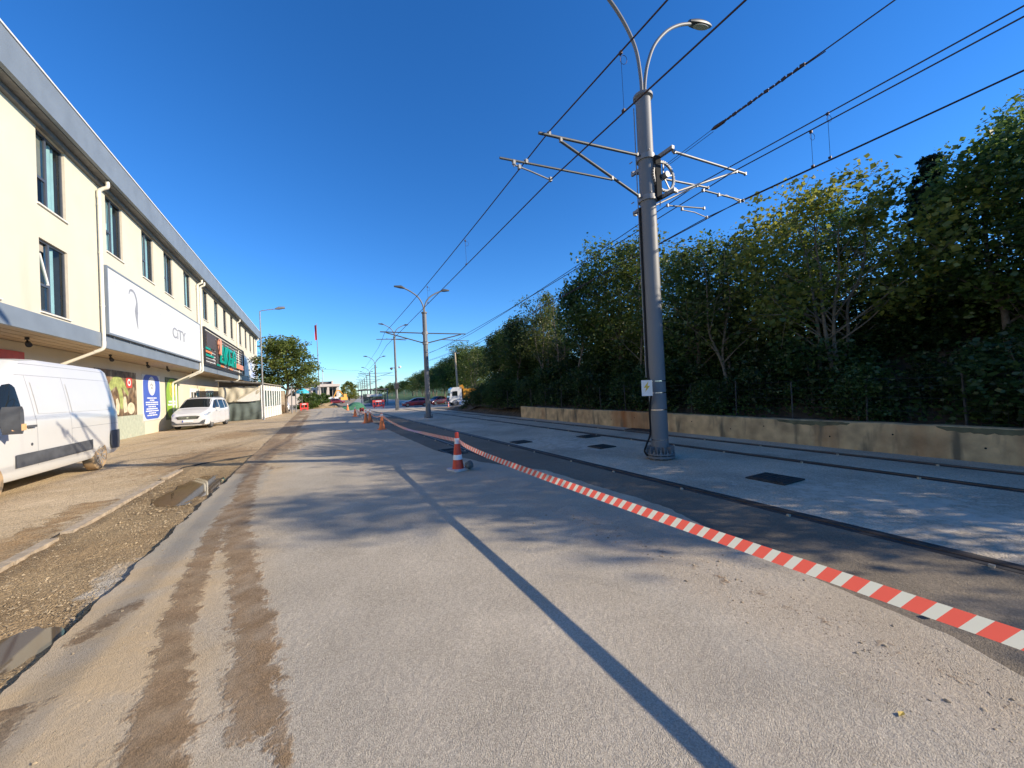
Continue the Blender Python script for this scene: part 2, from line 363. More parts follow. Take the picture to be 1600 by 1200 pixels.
# ------------------------------------------------------------------ GROUND
def smoothv(a, b, t):
    t = np.clip((t-a)/(b-a), 0, 1); return t*t*(3-2*t)
def seg_d(px, py, pl):
    d = np.full(px.shape, 1e9)
    for (x0, y0), (x1, y1) in zip(pl[:-1], pl[1:]):
        vx, vy = x1-x0, y1-y0; t = np.clip(((px-x0)*vx+(py-y0)*vy)/(vx*vx+vy*vy), 0, 1)
        d = np.minimum(d, np.hypot(px-x0-t*vx, py-y0-t*vy))
    return d
def sheet(name, ys, xfun, nx, zfun, matl, mudf=None, wetf=None, skirt=0.0, rough_edge=0, dustf=None):
    ys = np.array(ys); rows = []
    X = np.zeros((len(ys), nx)); Y = np.zeros((len(ys), nx))
    for i, y in enumerate(ys):
        a, b = xfun(y); X[i] = np.linspace(a, b, nx); Y[i] = y
        if rough_edge:
            X[i, 0] += rough_edge*noise.noise(Vector((3.1, y*2.3, 0))) + rough_edge*.6*noise.noise(Vector((9.1, y*9, 0)))
            X[i, -1] += rough_edge*noise.noise(Vector((5.1, y*2.3, 4))) + rough_edge*.6*noise.noise(Vector((2.1, y*9, 0)))
    Z = zfun(X, Y)
    mb = MB(); rows = [[(X[i, j], Y[i, j], Z[i, j]) for j in range(nx)] for i in range(len(ys))]
    mb.grid(rows)
    nv = len(mb.v)
    if skirt:
        mb.grid([[(*r[0][:2], r[0][2]-skirt) for r in rows], [r[0] for r in rows]], 1)
        mb.grid([[r[-1] for r in rows], [(*r[-1][:2], r[-1][2]-skirt) for r in rows]], 1)
    mats = [matl, M['cutedge']] if skirt else [matl]
    o = mb.build(name, mats, smooth=30)
    tot = len(mb.v)
    for an, f in (('mud', mudf), ('wet', wetf)):
        at = o.data.attributes.new(an, 'FLOAT', 'POINT'); v = np.zeros(tot)
        if f is not None: v[:nv] = f(X, Y).ravel()
        at.data.foreach_set('value', v)
    if dustf is not None:
        at = o.data.attributes.new('dust', 'FLOAT', 'POINT'); v = np.zeros(tot); v[:nv] = dustf(X, Y).ravel(); at.data.foreach_set('value', v)
    return struct(o)
def yl(a, b, d0, growth=1.02, dmax=2.0):
    out = [a]; d = d0
    while out[-1] < b:
        out.append(out[-1]+d)
        if out[-1] > 6: d = min(dmax, d*growth)
    out[-1] = b; return out

RE = [(-8, 3.2), (.6, 3.26), (.9, 3.43), (1.9, 3.58), (3.6, 4.05), (6.5, 4.0), (8.2, 3.3), (10.6, 2.96), (13.8, 2.94), (25, 3.0), (42, 3.1), (60, 3.4)]
def redge(y):
    for (y0, x0), (y1, x1) in zip(RE[:-1], RE[1:]):
        if y <= y1: return x0+(x1-x0)*max(0, (y-y0)/(y1-y0))
    return RE[-1][1]
EDGE_L = -1.68
trackR = [(-.6, 40), (-.9, 22), (-1.1, 15), (-1.33, 11.3), (-1.21, 8.9), (-.95, 6), (-.6, 4.2), (-.42, 3.2), (-.36, 2.6), (-.3, 2.4)]
trackS = [(-.22, 2.35), (-.18, 2.0), (-.2, 1.4)]
trackL = [(-1.2, 7.5), (-1.17, 5.87), (-1.03, 4.27), (-.91, 3.44), (-.80, 2.84), (-.70, 2.3), (-.66, 1.2)]
patchM = [(-1.55, 3.9), (-1.4, 4.3)]
def road_mud(X, Y):
    d = 1.05-seg_d(X, Y, trackR)/np.where(Y < 5, .125, .15)*.55
    d2 = 1.05-seg_d(X, Y, trackL)/np.where(Y < 3, .13, .10)*.55
    d3 = .8-seg_d(X, Y, trackS)/.07*.5
    d4 = .8-seg_d(X, Y, patchM)/.12*.5
    far = np.where(Y > 10.5, .85-np.maximum(X+1.5, 0)/.9*.5 + .25*np.sin(Y*.9), 0)
    near = np.where(Y < 3.2, .9-(X+1.68)/.28*.55+(Y-2.2)*.05, 0)
    rt = .32-np.abs(X-(3.0-.02*Y))*.9 - np.maximum(Y-4.2, 0)*.3
    return np.clip(np.maximum.reduce([d, d2, d3, d4, far, near, rt]), 0, 1)
def road_wet(X, Y):
    a = smoothv(5.0, 5.8, Y)*(1-smoothv(10.5, 12, Y))*np.clip(1.1-np.maximum(X+1.15, 0)/.4, 0, 1)
    return np.clip(a, 0, 1)*.8
mb = MB(); mb.poly([(-700, -300, -.75), (700, -300, -.75), (700, 1500, -.75), (-700, 1500, -.75)])
g = mb.build('ground', M['dirt']); struct(g)
for an in ('mud', 'wet'): g.data.attributes.new(an, 'FLOAT', 'POINT')
sheet('road', yl(-8, 60, .05, 1.03, .8), lambda y: (EDGE_L, redge(y)), 110, lambda X, Y: np.zeros_like(X), M['road'], road_mud, road_wet, skirt=.8, rough_edge=.05, dustf=lambda X, Y: np.clip(1.0*smoothv(-.15, -1.0, X)+.25*smoothv(2.2, 3.2, X), 0, 1)*np.where(Y > 5.2, np.where(Y < 10, .5, .8), 1))
def slab_wet(X, Y): return np.clip(.75-np.abs(X-6.7)/1.2*.4, 0, 1)*.8*(.6+.4*np.sin(Y*.8))
sheet('track_slab', yl(-20, 43, .15, 1.03, 1), lambda y: (2.4, 10.72), 60, lambda X, Y: np.full_like(X, -.081), M['slab'], None, slab_wet, skirt=.7)
M['lane_dark'] = ground_mat('dark_asphalt', (.22, .18, .13), (.175, .145, .105), (.2, .15, .09), (.26, .25, .23), 120, .006, speckamt=.35, speck=(.07, .065, .06))
sheet('asphalt_lane', yl(-20, 30, .15, 1.03, 1), lambda y: (2.4, 5.14), 20, lambda X, Y: np.full_like(X, -.0765), M['lane_dark'], None, None)
def apron_mud(X, Y):
    a = .95-np.hypot((X+2.9)/1.6, (Y-14.5)/3.0)*.55
    b = .9-np.abs(X+3.45)/.35*.6+.15*np.sin(Y*2.1)
    b = np.where(Y < 9.5, b, 0)
    c = .8-np.hypot((X+3.5)/1.5, (Y-23)/4)*.5
    return np.clip(np.maximum.reduce([a, b, c]), 0, 1)
sheet('forecourt', yl(-8, 62, .07, 1.03, .8), lambda y: (-8.6, -3.12 if y < 13 else -3.12+min(1, (y-13)/1.0)*1.46), 90, lambda X, Y: -.02+.015*np.sin(X*1.7+Y*.4), M['apron'], apron_mud, None, skirt=.75)
def grz(X, Y):
    z = np.full_like(X, -.05)
    for i in range(X.shape[0]):
        for j in range(X.shape[1]): z[i, j] += .028*fbm(X[i, j], Y[i, j], 1.6)+.012*noise.noise(Vector((X[i, j]*9, Y[i, j]*9, 0)))
    z -= .05*np.exp(-((X+2.2)/.5)**2-((Y-9.6)/1.5)**2)+.035*np.exp(-((X+1.95)/.35)**2-((Y-4.05)/.5)**2)
    return z
def gr_mud(X, Y): return np.clip(.85-np.abs(Y-9.6)/2.2*.5-np.abs(X+2.1)*.3, 0, 1)
def gr_wet(X, Y): return np.clip(.95-np.hypot((X+1.82)/.14, (Y-5.2)/.5)*.5, 0, 1)
sheet('gravel_bed', yl(-8, 14.2, .06), lambda y: (-3.14, EDGE_L+.03), 34, grz, M['gravel_bed'], gr_mud, gr_wet)
# stones strewn in the trench
rnd = random.Random(4)
mb = MB()
ico = bmesh.new(); bmesh.ops.create_icosphere(ico, subdivisions=1, radius=1); IV = [v.co.copy() for v in ico.verts]; IF = [[v.index for v in f.verts] for f in ico.faces]; ico.free()
def pebble(mb, p, r, mi=0):
    n = len(mb.v); R = Matrix.Rotation(rnd.uniform(0, 6.3), 3, 'Z') @ Matrix.Rotation(rnd.uniform(-.5, .5), 3, 'X'); sx, sy, sz = r*rnd.uniform(.7, 1.3), r*rnd.uniform(.7, 1.3), r*rnd.uniform(.4, .8)
    for v in IV:
        k = rnd.uniform(.8, 1.15); q = R @ Vector((v.x*sx*k, v.y*sy*k, v.z*sz*k)); mb.v.append((p[0]+q.x, p[1]+q.y, p[2]+q.z))
    for f in IF: mb.f.append(tuple(n+i for i in f)); mb.m.append(mi)
for i in range(9500):
    y = 2.2+13*rnd.random()**1.5; x = rnd.uniform(-2.95, -1.75)
    if noise.noise(Vector((x*1.3, y*.7, 2))) < -.12 and rnd.random() < .75: continue
    if ((x+2.2)/.42)**2+((y-9.6)/1.3)**2 < 1 or ((x+1.95)/.25)**2+((y-4.05)/.4)**2 < 1: continue
    pebble(mb, (x, y, -.05+.028*fbm(x, y, 1.6)), rnd.uniform(.003, .009) if rnd.random() < .95 else rnd.uniform(.009, .02), 0)
struct(mb.build('gravel', M['stone']), 'stuff')
mb = MB()
for i in range(2600):
    side = rnd.random()
    if side < .5: x, y = rnd.gauss(3.0, .3), .3+4.2*rnd.random()
    elif side < .8: x, y = rnd.uniform(-1.6, -.9), 1.2+5*rnd.random()**1.3
    else: x, y = rnd.uniform(-7, -3.2), 5+16*rnd.random()
    z = 0 if x > -1.68 and x < redge(y) else (-.02 if x < -1.7 else -.08)
    pebble(mb, (x, y, z), rnd.uniform(.002, .006) if rnd.random() < .95 else rnd.uniform(.006, .014))
struct(mb.build('grit', M['stone']), 'stuff')
def blob(cx, cy, rx, ry, n=48, z=0, seed=1, amp=.3):
    return [(cx+rx*(1+amp*noise.noise(Vector((math.cos(t)*1.3+seed, math.sin(t)*1.3, seed))))*math.cos(t), cy+ry*(1+amp*noise.noise(Vector((math.cos(t)*2+seed, math.sin(t)*2, seed+4))))*math.sin(t), z) for t in [2*math.pi*i/n for i in range(n)]]
p1 = [(-1.73, 8.35), (-1.74, 9.2), (-1.76, 10.2), (-1.95, 11.1), (-2.35, 11.2), (-2.62, 10.5), (-2.5, 9.9), (-2.68, 9.2), (-2.5, 8.6), (-2.2, 8.3)]
mb = MB(); mb.poly([(x, y, -.062) for x, y in p1]); struct(mb.build('puddle', M['water']))
mb = MB(); mb.poly(blob(-2.0, 4.05, .26, .42, z=-.064, seed=3)); struct(mb.build('puddle', M['water']))
# broken concrete kerb between forecourt and trench
mb = MB(); y = 1.0
while y < 13:
    L_ = rnd.uniform(.5, 1.1); mb.box((-3.06+rnd.uniform(-.03, .03), y+L_/2, -.085), (.13, L_*.98, .14+rnd.uniform(-.03, .03)), rz=rnd.uniform(-.04, .04), rx=rnd.uniform(-.02, .02)); y += L_+(rnd.uniform(.2, .9) if rnd.random() < .3 else 0)
o = mb.build('kerb', M['kerb']); struct(o)
def catmull(P, k=8):
    out = []
    P = [Vector(p) for p in P]
    for i in range(len(P)-1):
        a, b, c, d = P[max(i-1, 0)], P[i], P[i+1], P[min(i+2, len(P)-1)]
        for j in range(k):
            t = j/k; out.append(.5*((2*b)+(c-a)*t+(2*a-5*b+4*c-d)*t*t+(3*b-a-3*c+d)*t**3))
    out.append(P[-1]); return out
# cross street and far lanes
mb = MB(); mb.poly([(3.2, 57, -.70), (90, 45, -.70), (90, 68, -.70), (3.6, 73, -.70)]); struct(mb.build('cross_street', M['lane']))
mb = MB(); mb.poly([(5, 73.2, -.69), (19, 72, -.69), (48, 260, -.69), (24, 260, -.69)]); struct(mb.build('tram_platform_paving', M['lane']))

# hillside on the right, and the lawn bank beyond the cross street
def hillz(x, y):
    a = -.8+(1.22+2.75*smooth(10.9, 17.0, x)+.25*fbm(x, y, .35))*(1-smooth(26, 34, y))
    return a
rows = []
for y in np.linspace(-30, 35, 60):
    rows.append([(x, y, hillz(x, y)-(.12 if y > 33 else 0)) for x in list(np.linspace(10.95, 20, 26))+[24, 30, 45, 80]])
struct(MB().grid(rows).build('hillside', M['soil'], smooth=60))
BANK = [(62, 22.5), (75, 25), (90, 26.5), (110, 28.5), (150, 31), (200, 32.5), (260, 36), (330, 40)]
def bankx(y): return float(np.interp(y, [p[0] for p in BANK], [p[1] for p in BANK]))
rows = []
for y in np.linspace(66, 330, 60):
    rows.append([(bankx(y)+q, y, -.78+1.25*smooth(-5, 4, q)*smooth(64, 74, y)+4.6*smooth(4, 24, q)+(.1*fbm(q, y, .3))) for q in (-6, -4, -2.5, -1, .5, 2, 5, 10, 20, 60)])
struct(MB().grid(rows).build('lawn_bank', M['lawn'], smooth=60))
rows = []
for y in np.linspace(-30, 30, 30): rows.append([(x, y, hillz(x, y)+.03) for x in (15.5, 16.5, 17.5, 20, 24, 30, 45, 80)])
struct(MB().grid(rows).build('grass_field', M['lawn'], smooth=60))
mb = MB()
rows = [[(10.73+8*u, 19.9+17*v, -.8+.66+(.25+.45*math.sin(math.pi*min(1, v+.1)))*smooth(0, .10, u)*smooth(0, .12, 1-v)*smooth(0, .15, 1-u)+.10*fbm(u*9, v*14)*smooth(0, .06, u)-.6*smooth(.88, 1, v)-.6*smooth(.85, 1, u)) for u in np.linspace(0, 1, 24)] for v in np.linspace(0, 1, 34)]
struct(mb.grid(rows).build('dirt_mound', M['soil'], smooth=60))
# ------------------------------------------------------------------ BUILDING
UX, GX = -7.0, -8.5            # upper facade plane, ground floor wall plane
B0, B1 = 1.0, 64.0
bld = thing('shop_building', 'long cream three storey building with grey blue eaves along the left side of the road', 'building', (0, 0, 0))
UPW = [16.2, 20.4, 23.95, 26.95, 30.5, 35.1, 38.7, 42.2, 45.5, 50.4, 54.2, 57.8, 61.0]
UPW = [4.6, 8.2, 12.0] + UPW
LOW = [4.6, 8.2, 13.05, 16.2]
WW, UZ0, UZ1, LZ0, LZ1 = 1.46, 7.72, 9.98, 4.52, 6.70
holes = [(y, y+WW, UZ0, UZ1) for y in UPW]+[(y, y+WW, LZ0, LZ1) for y in LOW]
ysb = sorted({B0, B1, *[h[0] for h in holes], *[h[1] for h in holes]}); zsb = sorted({4.40, 10.15, *[h[2] for h in holes], *[h[3] for h in holes]})
mb = MB()
for a, b in zip(ysb[:-1], ysb[1:]):
    for c, d in zip(zsb[:-1], zsb[1:]):
        ym, zm = (a+b)/2, (c+d)/2
        if any(h[0] < ym < h[1] and h[2] < zm < h[3] for h in holes): continue
        mb.poly([(UX, a, c), (UX, b, c), (UX, b, d), (UX, a, d)])
for y0, y1, z0, z1 in holes:
    D = .12
    for q in ([(UX, y0, z0), (UX, y0, z1), (UX-D, y0, z1), (UX-D, y0, z0)], [(UX, y1, z1), (UX, y1, z0), (UX-D, y1, z0), (UX-D, y1, z1)],
              [(UX, y0, z1), (UX, y1, z1), (UX-D, y1, z1), (UX-D, y0, z1)], [(UX, y1, z0), (UX, y0, z0), (UX-D, y0, z0), (UX-D, y1, z0)]): mb.poly(q, 1)
mb.poly([(UX, B1, 4.4), (-24, B1, 4.4), (-24, B1, 10.15), (UX, B1, 10.15)]); mb.poly([(UX, B0, 4.4), (UX, B0, 10.15), (-24, B0, 10.15), (-24, B0, 4.4)])
mb.poly([(-24, B0, 0), (-24, B0, 10.15), (-24, B1, 10.15), (-24, B1, 0)])
mb.build('upper_wall', [M['wall'], M['reveal']], bld)
mb = MB()
mb.poly([(GX, B0, -.1), (GX, B1, -.1), (GX, B1, 3.87), (GX, B0, 3.87)]); mb.poly([(GX, B1, -.1), (-24, B1, -.1), (-24, B1, 4.4), (GX, B1, 4.4)]); mb.poly([(GX, B0, -.1), (GX, B0, 4.4), (-24, B0, 4.4), (-24, B0, -.1)])
mb.build('ground_floor_wall', M['wallg'], bld)
MB().bx(UX-.05, UX+.045, B0, B1+.05, 3.87, 4.40).build('grey_band', M['clad'], bld)
mb = MB(); mb.bx(GX, UX-.05, B0, B1, 3.885, 4.0); 
for i, x in enumerate((-8.1, -7.75, -7.4)): mb.bx(x-.012, x+.012, B0, B1, 3.872, 3.884)
mb.build('soffit', M['soffit'], bld)
mb = MB(); mb.bx(-6.62, -6.5, B0-.4, B1+.75, 10.17, 11.16); mb.bx(-24, -6.62, B1+.63, B1+.75, 10.17, 11.16)
mb.build('roof_fascia', M['clad'], bld)
mb = MB(); mb.bx(-24, -6.63, B0-.4, B1+.62, 10.15, 10.30); mb.bx(-7.0, -6.87, B0, B1, 10.0, 10.14); mb.build('eaves', M['clad_dark'], bld)
mb = MB(); mb.bx(-24, -6.47, B0-.4, B1+.8, 11.162, 11.21); mb.build('roof_edge', M['whitemetal'], bld)
MB().bx(GX, GX+.012, B0, 28.6, -.1, 1.13).build('dado', M['dado'], bld)
# one window: frame with a fixed right light and a split left light
def make_window(curt, tilt=False, taupe_reflection=0):
    z0 = 0; h = UZ1-UZ0; t = .06; mb = MB(); x = -.065
    for a, b, c, d in ((0, WW, 0, t), (0, WW, h-t, h), (0, t, t, h-t), (WW-t, WW, t, h-t), (.56, .64, t, h-t), (t, .56, .82, .90)): mb.bx(x-.05, x, a, b, c, d)
    for a, b, c, d in ((t, .56, t, t+.035), (t, t+.035, t+.035, .82), (.525, .56, t+.035, .82)): mb.bx(x-.035, x+.012, a, b, c, d)
    o = mb.build('window', M['frame'], bld)
    g_ = MB()
    g_.poly([(x-.03, .64, t), (x-.03, WW-t, t), (x-.03, WW-t, h-t), (x-.03, .64, h-t)]); g_.poly([(x-.03, t, t), (x-.03, .56, t), (x-.03, .56, .82), (x-.03, t, .82)])
    if not tilt: g_.poly([(x-.03, t, .9), (x-.03, .56, .9), (x-.03, .56, h-t), (x-.03, t, h-t)])
    g_.build('pane', M['winglass'], o)
    if tilt:
        k = MB(); hh = h-t-.9; a = .16
        k.box((x-.12, .31, .9+hh/2), (.04, .5, hh), 0, ry=-a)
        k2 = MB()
        for yy in (.085, .535): k2.box((x-.11, yy, .9+hh/2), (.05, .05, hh), 0, ry=-a)
        k2.box((x-.11-math.sin(a)*hh/2, .31, .9+hh-.02), (.05, .5, .05), 0, ry=-a)
        k2.build('tilted_sash', M['whitemetal'], o)
        g2 = MB(); g2.box((x-.11, .31, .9+hh/2), (.012, .42, hh-.06), 0, ry=-a); g2.build('pane', M['winglass'], o)
    MB().bx(-.16, .05, -.05, WW+.05, -.045, .0).build('sill', M['sillm'], o)
    c = MB(); rows = []
    for zz in (t, h-t):
        rows.append([(x-.11+.025*math.sin(yy*26), yy, zz) for yy in np.linspace(*curt, 40)])
    c.grid(rows); c.build('curtain', M['curtain'], o, smooth=60)
    c = MB(); c.grid([[(x-.09, .07, zz), (x-.09, .55, zz)] for zz in (.95+taupe_reflection, h-t)]); c.build('taupe_reflection', M['pane_reflection'], o)  # coloured sheet behind the upper left light, imitating a reflection in the pane
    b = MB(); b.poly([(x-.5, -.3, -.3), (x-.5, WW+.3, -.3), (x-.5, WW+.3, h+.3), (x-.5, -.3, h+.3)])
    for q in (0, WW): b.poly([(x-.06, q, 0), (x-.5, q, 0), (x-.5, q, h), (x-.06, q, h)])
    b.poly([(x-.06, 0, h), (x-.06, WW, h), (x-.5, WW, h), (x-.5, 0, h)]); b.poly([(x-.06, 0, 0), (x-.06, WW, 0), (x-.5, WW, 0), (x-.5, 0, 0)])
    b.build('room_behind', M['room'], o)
    return o
protos = [make_window((.66, 1.22)), make_window((.08, 1.1), taupe_reflection=.3), make_window((.25, 1.38), taupe_reflection=.1), make_window((.66, 1.02), True, 1.0)]
used = set()
def place_window(pi, y, z):
    o = protos[pi]
    if pi in used: o = copy_tree(o, bld)
    used.add(pi); o.location = (UX, y, z); return o
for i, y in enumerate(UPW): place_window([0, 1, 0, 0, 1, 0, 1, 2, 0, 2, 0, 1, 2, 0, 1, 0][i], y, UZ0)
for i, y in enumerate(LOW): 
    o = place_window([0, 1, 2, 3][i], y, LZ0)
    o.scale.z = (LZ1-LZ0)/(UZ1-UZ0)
# shop windows of the ground floor
def shop_window(y0, y1, z0, z1, bars):
    mb = MB(); x = GX+.02
    for a, b, c, d in ((y0, y1, z0, z0+.08), (y0, y1, z1-.3, z1), (y0, y0+.08, z0+.08, z1-.3), (y1-.08, y1, z0+.08, z1-.3)): mb.bx(x-.03, x+.04, a, b, c, d)
    for k in range(1, bars): yy = y0+(y1-y0)*k/bars; mb.bx(x-.02, x+.03, yy-.03, yy+.03, z0+.08, z1-.3)
    o = mb.build('shop_window', M['whitemetal'], bld)
    MB().poly([(x-.012, y0, z0), (x-.012, y1, z0), (x-.012, y1, z1), (x-.012, y0, z1)]).build('pane', M['carglass'], o)
shop_window(37.7, 40.2, .5, 2.75, 3); shop_window(42.4, 45.2, .1, 2.75, 3); shop_window(7, 11, .4, 3.0, 4); shop_window(12.5, 17, .4, 3.0, 4)
MB().bx(GX, GX+.03, 40.4, 42.2, .6, 2.9).build('door_panel', M['cream_print'], bld)
MB().bx(GX, GX+.05, 11, 18.6, 3.2, 3.55).build('shop_fascia', M['red'], bld)
# down pipes
def downpipe(y):
    mb = MB(); r = .055
    mb.tube(catmull([(-6.66, y, 10.12), (-6.66, y, 9.92), (-6.80, y, 9.82), (-6.90, y, 9.70), (-6.90, y, 9.45)], 5), r*1.15, 10)
    mb.tube([(-6.90, y, 9.5), (-6.90, y, 4.05)], r, 10); mb.tube(catmull([(-6.90, y, 4.08), (-6.93, y, 3.82), (-7.15, y, 3.68)], 5), r*1.15, 10)
    mb.tube([(-7.1, y, 3.70), (-8.30, y, 3.08)], r, 10); mb.tube(catmull([(-8.25, y, 3.10), (-8.4, y, 3.0), (-8.42, y, 2.7)], 5), r*1.15, 10); mb.tube([(-8.42, y, 2.75), (-8.42, y, -.05)], r, 10)
    for z in (5.4, 7.4, 9.2): mb.cyl((-6.9, y, z-.02), (-6.9, y, z+.02), r*1.25, 10)
    mb.build('downpipe', M['pipe'], bld, smooth=50)
for y in (19.65, 33.3, 33.95, 48.6, 63.3): downpipe(y)
for i, y in enumerate((17.2, 22.6, 26.7, 29.8, 35.2)):
    mb = MB(); mb.cyl((-7.75, y, 3.87), (-7.75, y, 3.80), .05, 10); mb.tube([(-7.75, y, 3.8), (-7.72, y-.03, 3.70)], .02, 6); mb.cyl((-7.76, y+.05, 3.72), (-7.66, y-.12, 3.62), .06, 10, r2=.075)
    mb.build('spotlight', M['black'], bld, smooth=40)

# ------------------------------------------------------------------ SIGNS on the building
def text_mesh(name, body, size, matl, M4, parent, depth=.004, bold=0):
    cu = bpy.data.curves.new(name, 'FONT'); cu.body = body; cu.size = size; cu.extrude = depth; cu.offset = bold; cu.align_x = 'CENTER'; cu.align_y = 'CENTER'
    tmp = bpy.data.objects.new('tmp', cu); COL.objects.link(tmp); bpy.context.view_layer.update()
    me = bpy.data.meshes.new_from_object(tmp.evaluated_get(bpy.context.evaluated_depsgraph_get()))
    COL.objects.unlink(tmp); bpy.data.objects.remove(tmp)
    me.transform(M4); me.materials.clear(); me.materials.append(matl)
    o = bpy.data.objects.new(name, me); COL.objects.link(o); o.parent = parent; return o
FACE = Matrix(((0, 0, 1, 0), (1, 0, 0, 0), (0, 1, 0, 0), (0, 0, 0, 1)))     # text plane: x->+Y, y->+Z, normal +X
def ribbon(pts, ws, x, closed=False):
    """flat stroke in the YZ plane at X = x"""
    P = [Vector((p[0], p[1])) for p in pts]; L_, R_ = [], []
    for i, p in enumerate(P):
        t = (P[min(i+1, len(P)-1)]-P[max(i-1, 0)]).normalized(); n = Vector((-t.y, t.x)); w = ws[i] if isinstance(ws, list) else ws
        L_.append((x, *(p+n*w/2))); R_.append((x, *(p-n*w/2)))
    return L_, R_
s = thing('billboard', 'long white billboard with grey lettering CITY fixed over the first floor', 'sign', (UX+.045, 26.55, 4.45))
MB().bx(0, .12, -6.65, 6.65, 0, 2.5).build('panel', M['signwhite'], s)
mb = MB()
for a in ((-6.72, 6.72, 2.5, 2.56), (-6.72, 6.72, -.07, 0), (-6.72, -6.65, 0, 2.5), (6.65, 6.72, 0, 2.5)): mb.bx(-.0, .14, *a)
for k in range(9): mb.bx(-.02, .05, -6+k*1.5-.03, -6+k*1.5+.03, -.14, -.07)
mb.build('border', M['clad'], s)
text_mesh('lettering', 'CiTY', 1.0, M['signgrey'], Matrix.Translation((.126, 2.0, 1.12)) @ FACE @ Matrix.Diagonal((1.15, .82, 1, 1)), s, bold=.008)
mb = MB()
def stroke(pts, ws, x, mi=0):
    c = catmull([(p[0], p[1], 0) for p in pts], 8); n = len(c)
    if isinstance(ws, list): ws = [ws[0]+(0) if len(ws) == 1 else np.interp(i/(n-1)*(len(ws)-1), range(len(ws)), ws) for i in range(n)]
    a, b = ribbon([(p.x, p.y) for p in c], ws, x); MB().grid([a, b]).build('printed_stroke', [M['signgrey'], M['signpale']][mi], s)
stroke([(-4.75, 1.92), (-4.6, 2.12), (-4.2, 2.1), (-3.95, 1.75), (-4.02, 1.3), (-3.98, .9), (-3.9, .55)], [.05, .1, .12, .14, .34, .16, .03], .124, 0)
stroke([(-4.7, 1.0), (-4.5, .6), (-4.55, .1)], [.03, .07, .02], .124, 1)
stroke([(-2.4, 1.95), (-1.3, 1.9), (-.4, 1.3), (-.2, .3)], [.04, .14, .16, .05], .124, 1)
for k, (yy, zz, w) in enumerate(((4.55, 2.05, .07), (4.9, 2.0, .1), (4.2, 1.35, .14), (4.45, 1.3, .05), (4.6, 1.28, .12), (4.8, 1.33, .06), (5.3, 1.7, .08), (5.55, 1.45, .12), (5.75, 1.15, .1), (5.45, .9, .1), (6.0, 1.0, .08), (5.7, .7, .1), (3.9, 1.3, .05), (5.0, 1.62, .05))):
    c = blob(yy, zz, w*.6, w, 10, seed=k); MB().poly([(.1245, p[0], p[1]) for p in c]).build('printed_spot', M['signpale'], s)
mb = MB()
for k, (w, zz) in enumerate(((.9, 2.15), (.6, 1.95), (.8, 1.78))): mb.bx(.12, .124, -6.35, -6.35+w, zz-.035, zz+.035)
mb.build('small_print', M['signpale'], s)
# slatted shop sign
s = thing('shop_sign', 'dark slatted sign with teal letters AKGA and an orange leaf between two white banners', 'sign', (UX+.05, 34.05, 4.41))
SL = 16.75; SH = 2.52
MB().bx(0, .015, 0, SL, 0, SH).build('back_board', M['signwhite'], s)
mb = MB(); r_ = random.Random(3)
for k in range(10):
    z = .06+k*.25; y = 0
    while y < SL: L_ = r_.uniform(1.5, 4); mb.bx(.03, .075, y, min(SL, y+L_), z, z+.135); y += L_+r_.uniform(.15, .5)
mb.bx(.08, .12, 1.0, 3.9, 1.25, 2.36)
for k in range(6): mb.bx(.08, .10, 4.2+k*1.4, 4.9+k*1.4, .25+.1*(k % 3), 2.2-.3*(k % 2))
mb.build('slats', M['slat'], s)
mb = MB()
for a in ((-.12, SL+.12, SH, SH+.07), (-.12, SL+.12, -.07, .02), (-.12, -.03, .02, SH), (SL+.03, SL+.12, .02, SH)): mb.bx(.1, .24, *a)
mb.build('border', M['black'], s)
mb = MB()
def stick(p, q, w=.34, d=(.16, .24)):
    w *= .78
    p, q = Vector(p), Vector(q); t = (q-p).normalized(); n = Vector((-t.y, t.x))*w/2
    mb.extrude([(d[0], *(p+n)), (d[0], *(p-n)), (d[0], *(q-n)), (d[0], *(q+n))], (d[1]-d[0], 0, 0))
z0, z1 = .42, 1.95
y = 5.05; stick((y, z0), (y+.85, z1), .34); stick((y+.85, z1), (y+1.75, z0), .34, (.16, .238)); stick((y-.05, z0+.1), (y+1.85, z0+.1), .24, (.16, .236))
y = 7.15; stick((y, z0), (y, z1), .36); stick((y+.1, 1.15), (y+1.05, z1), .34, (.16, .238)); stick((y+.1, 1.25), (y+1.1, z0), .34, (.16, .236))
y = 8.85; stick((y, z0), (y, z1), .36); stick((y, z1-.13), (y+1.25, z1-.13), .26, (.16, .238)); stick((y, z0+.13), (y+1.25, z0+.13), .26, (.16, .236)); stick((y+1.15, z0), (y+1.15, 1.22), .32, (.16, .234)); stick((y+.6, 1.12), (y+1.25, 1.12), .22, (.16, .232))
y = 10.75; stick((y, z0), (y, z1-.2), .34); stick((y+1.15, z0), (y+1.15, z1-.2), .36, (.16, .238)); stick((y, z1-.3), (y+.55, z1), .3, (.16, .236)); stick((y+1.15, z1-.3), (y+.55, z1), .3, (.16, .234)); stick((y+.1, 1.1), (y+1.15, 1.1), .22, (.16, .232))
mb.build('teal_lettering', M['teal'], s)
mb = MB(); c = [(.14, 4.95+.55*math.sin(t)*(1 if math.cos(t) > 0 else .75), 1.75+.62*math.cos(t)-(.12 if math.cos(t) < -.7 else 0)) for t in np.linspace(0, 2*math.pi, 28)[:-1]]
mb.extrude(c, (.12, 0, 0)); mb.build('orange_leaf', M['peach'], s)
mb = MB(); mb.bx(.14, .22, 12.4, 16.9, .44, .92)
for k in range(5): pass
mb.build('orange_panel', M['orange'], s)
for z, a, b, mi in ((1.08, .3, 1.9, 'teal'), (.84, .3, 2.3, 'orange'), (.58, .3, 2.9, 'teal'), (.10, 4.0, 5.2, 'teal'), (.10, 5.4, 6.6, 'orange'), (.10, 9.2, 10.6, 'orange')): MB().bx(.125, .15, a, b, z, z+.15).build('coloured_strip', M[mi], s)
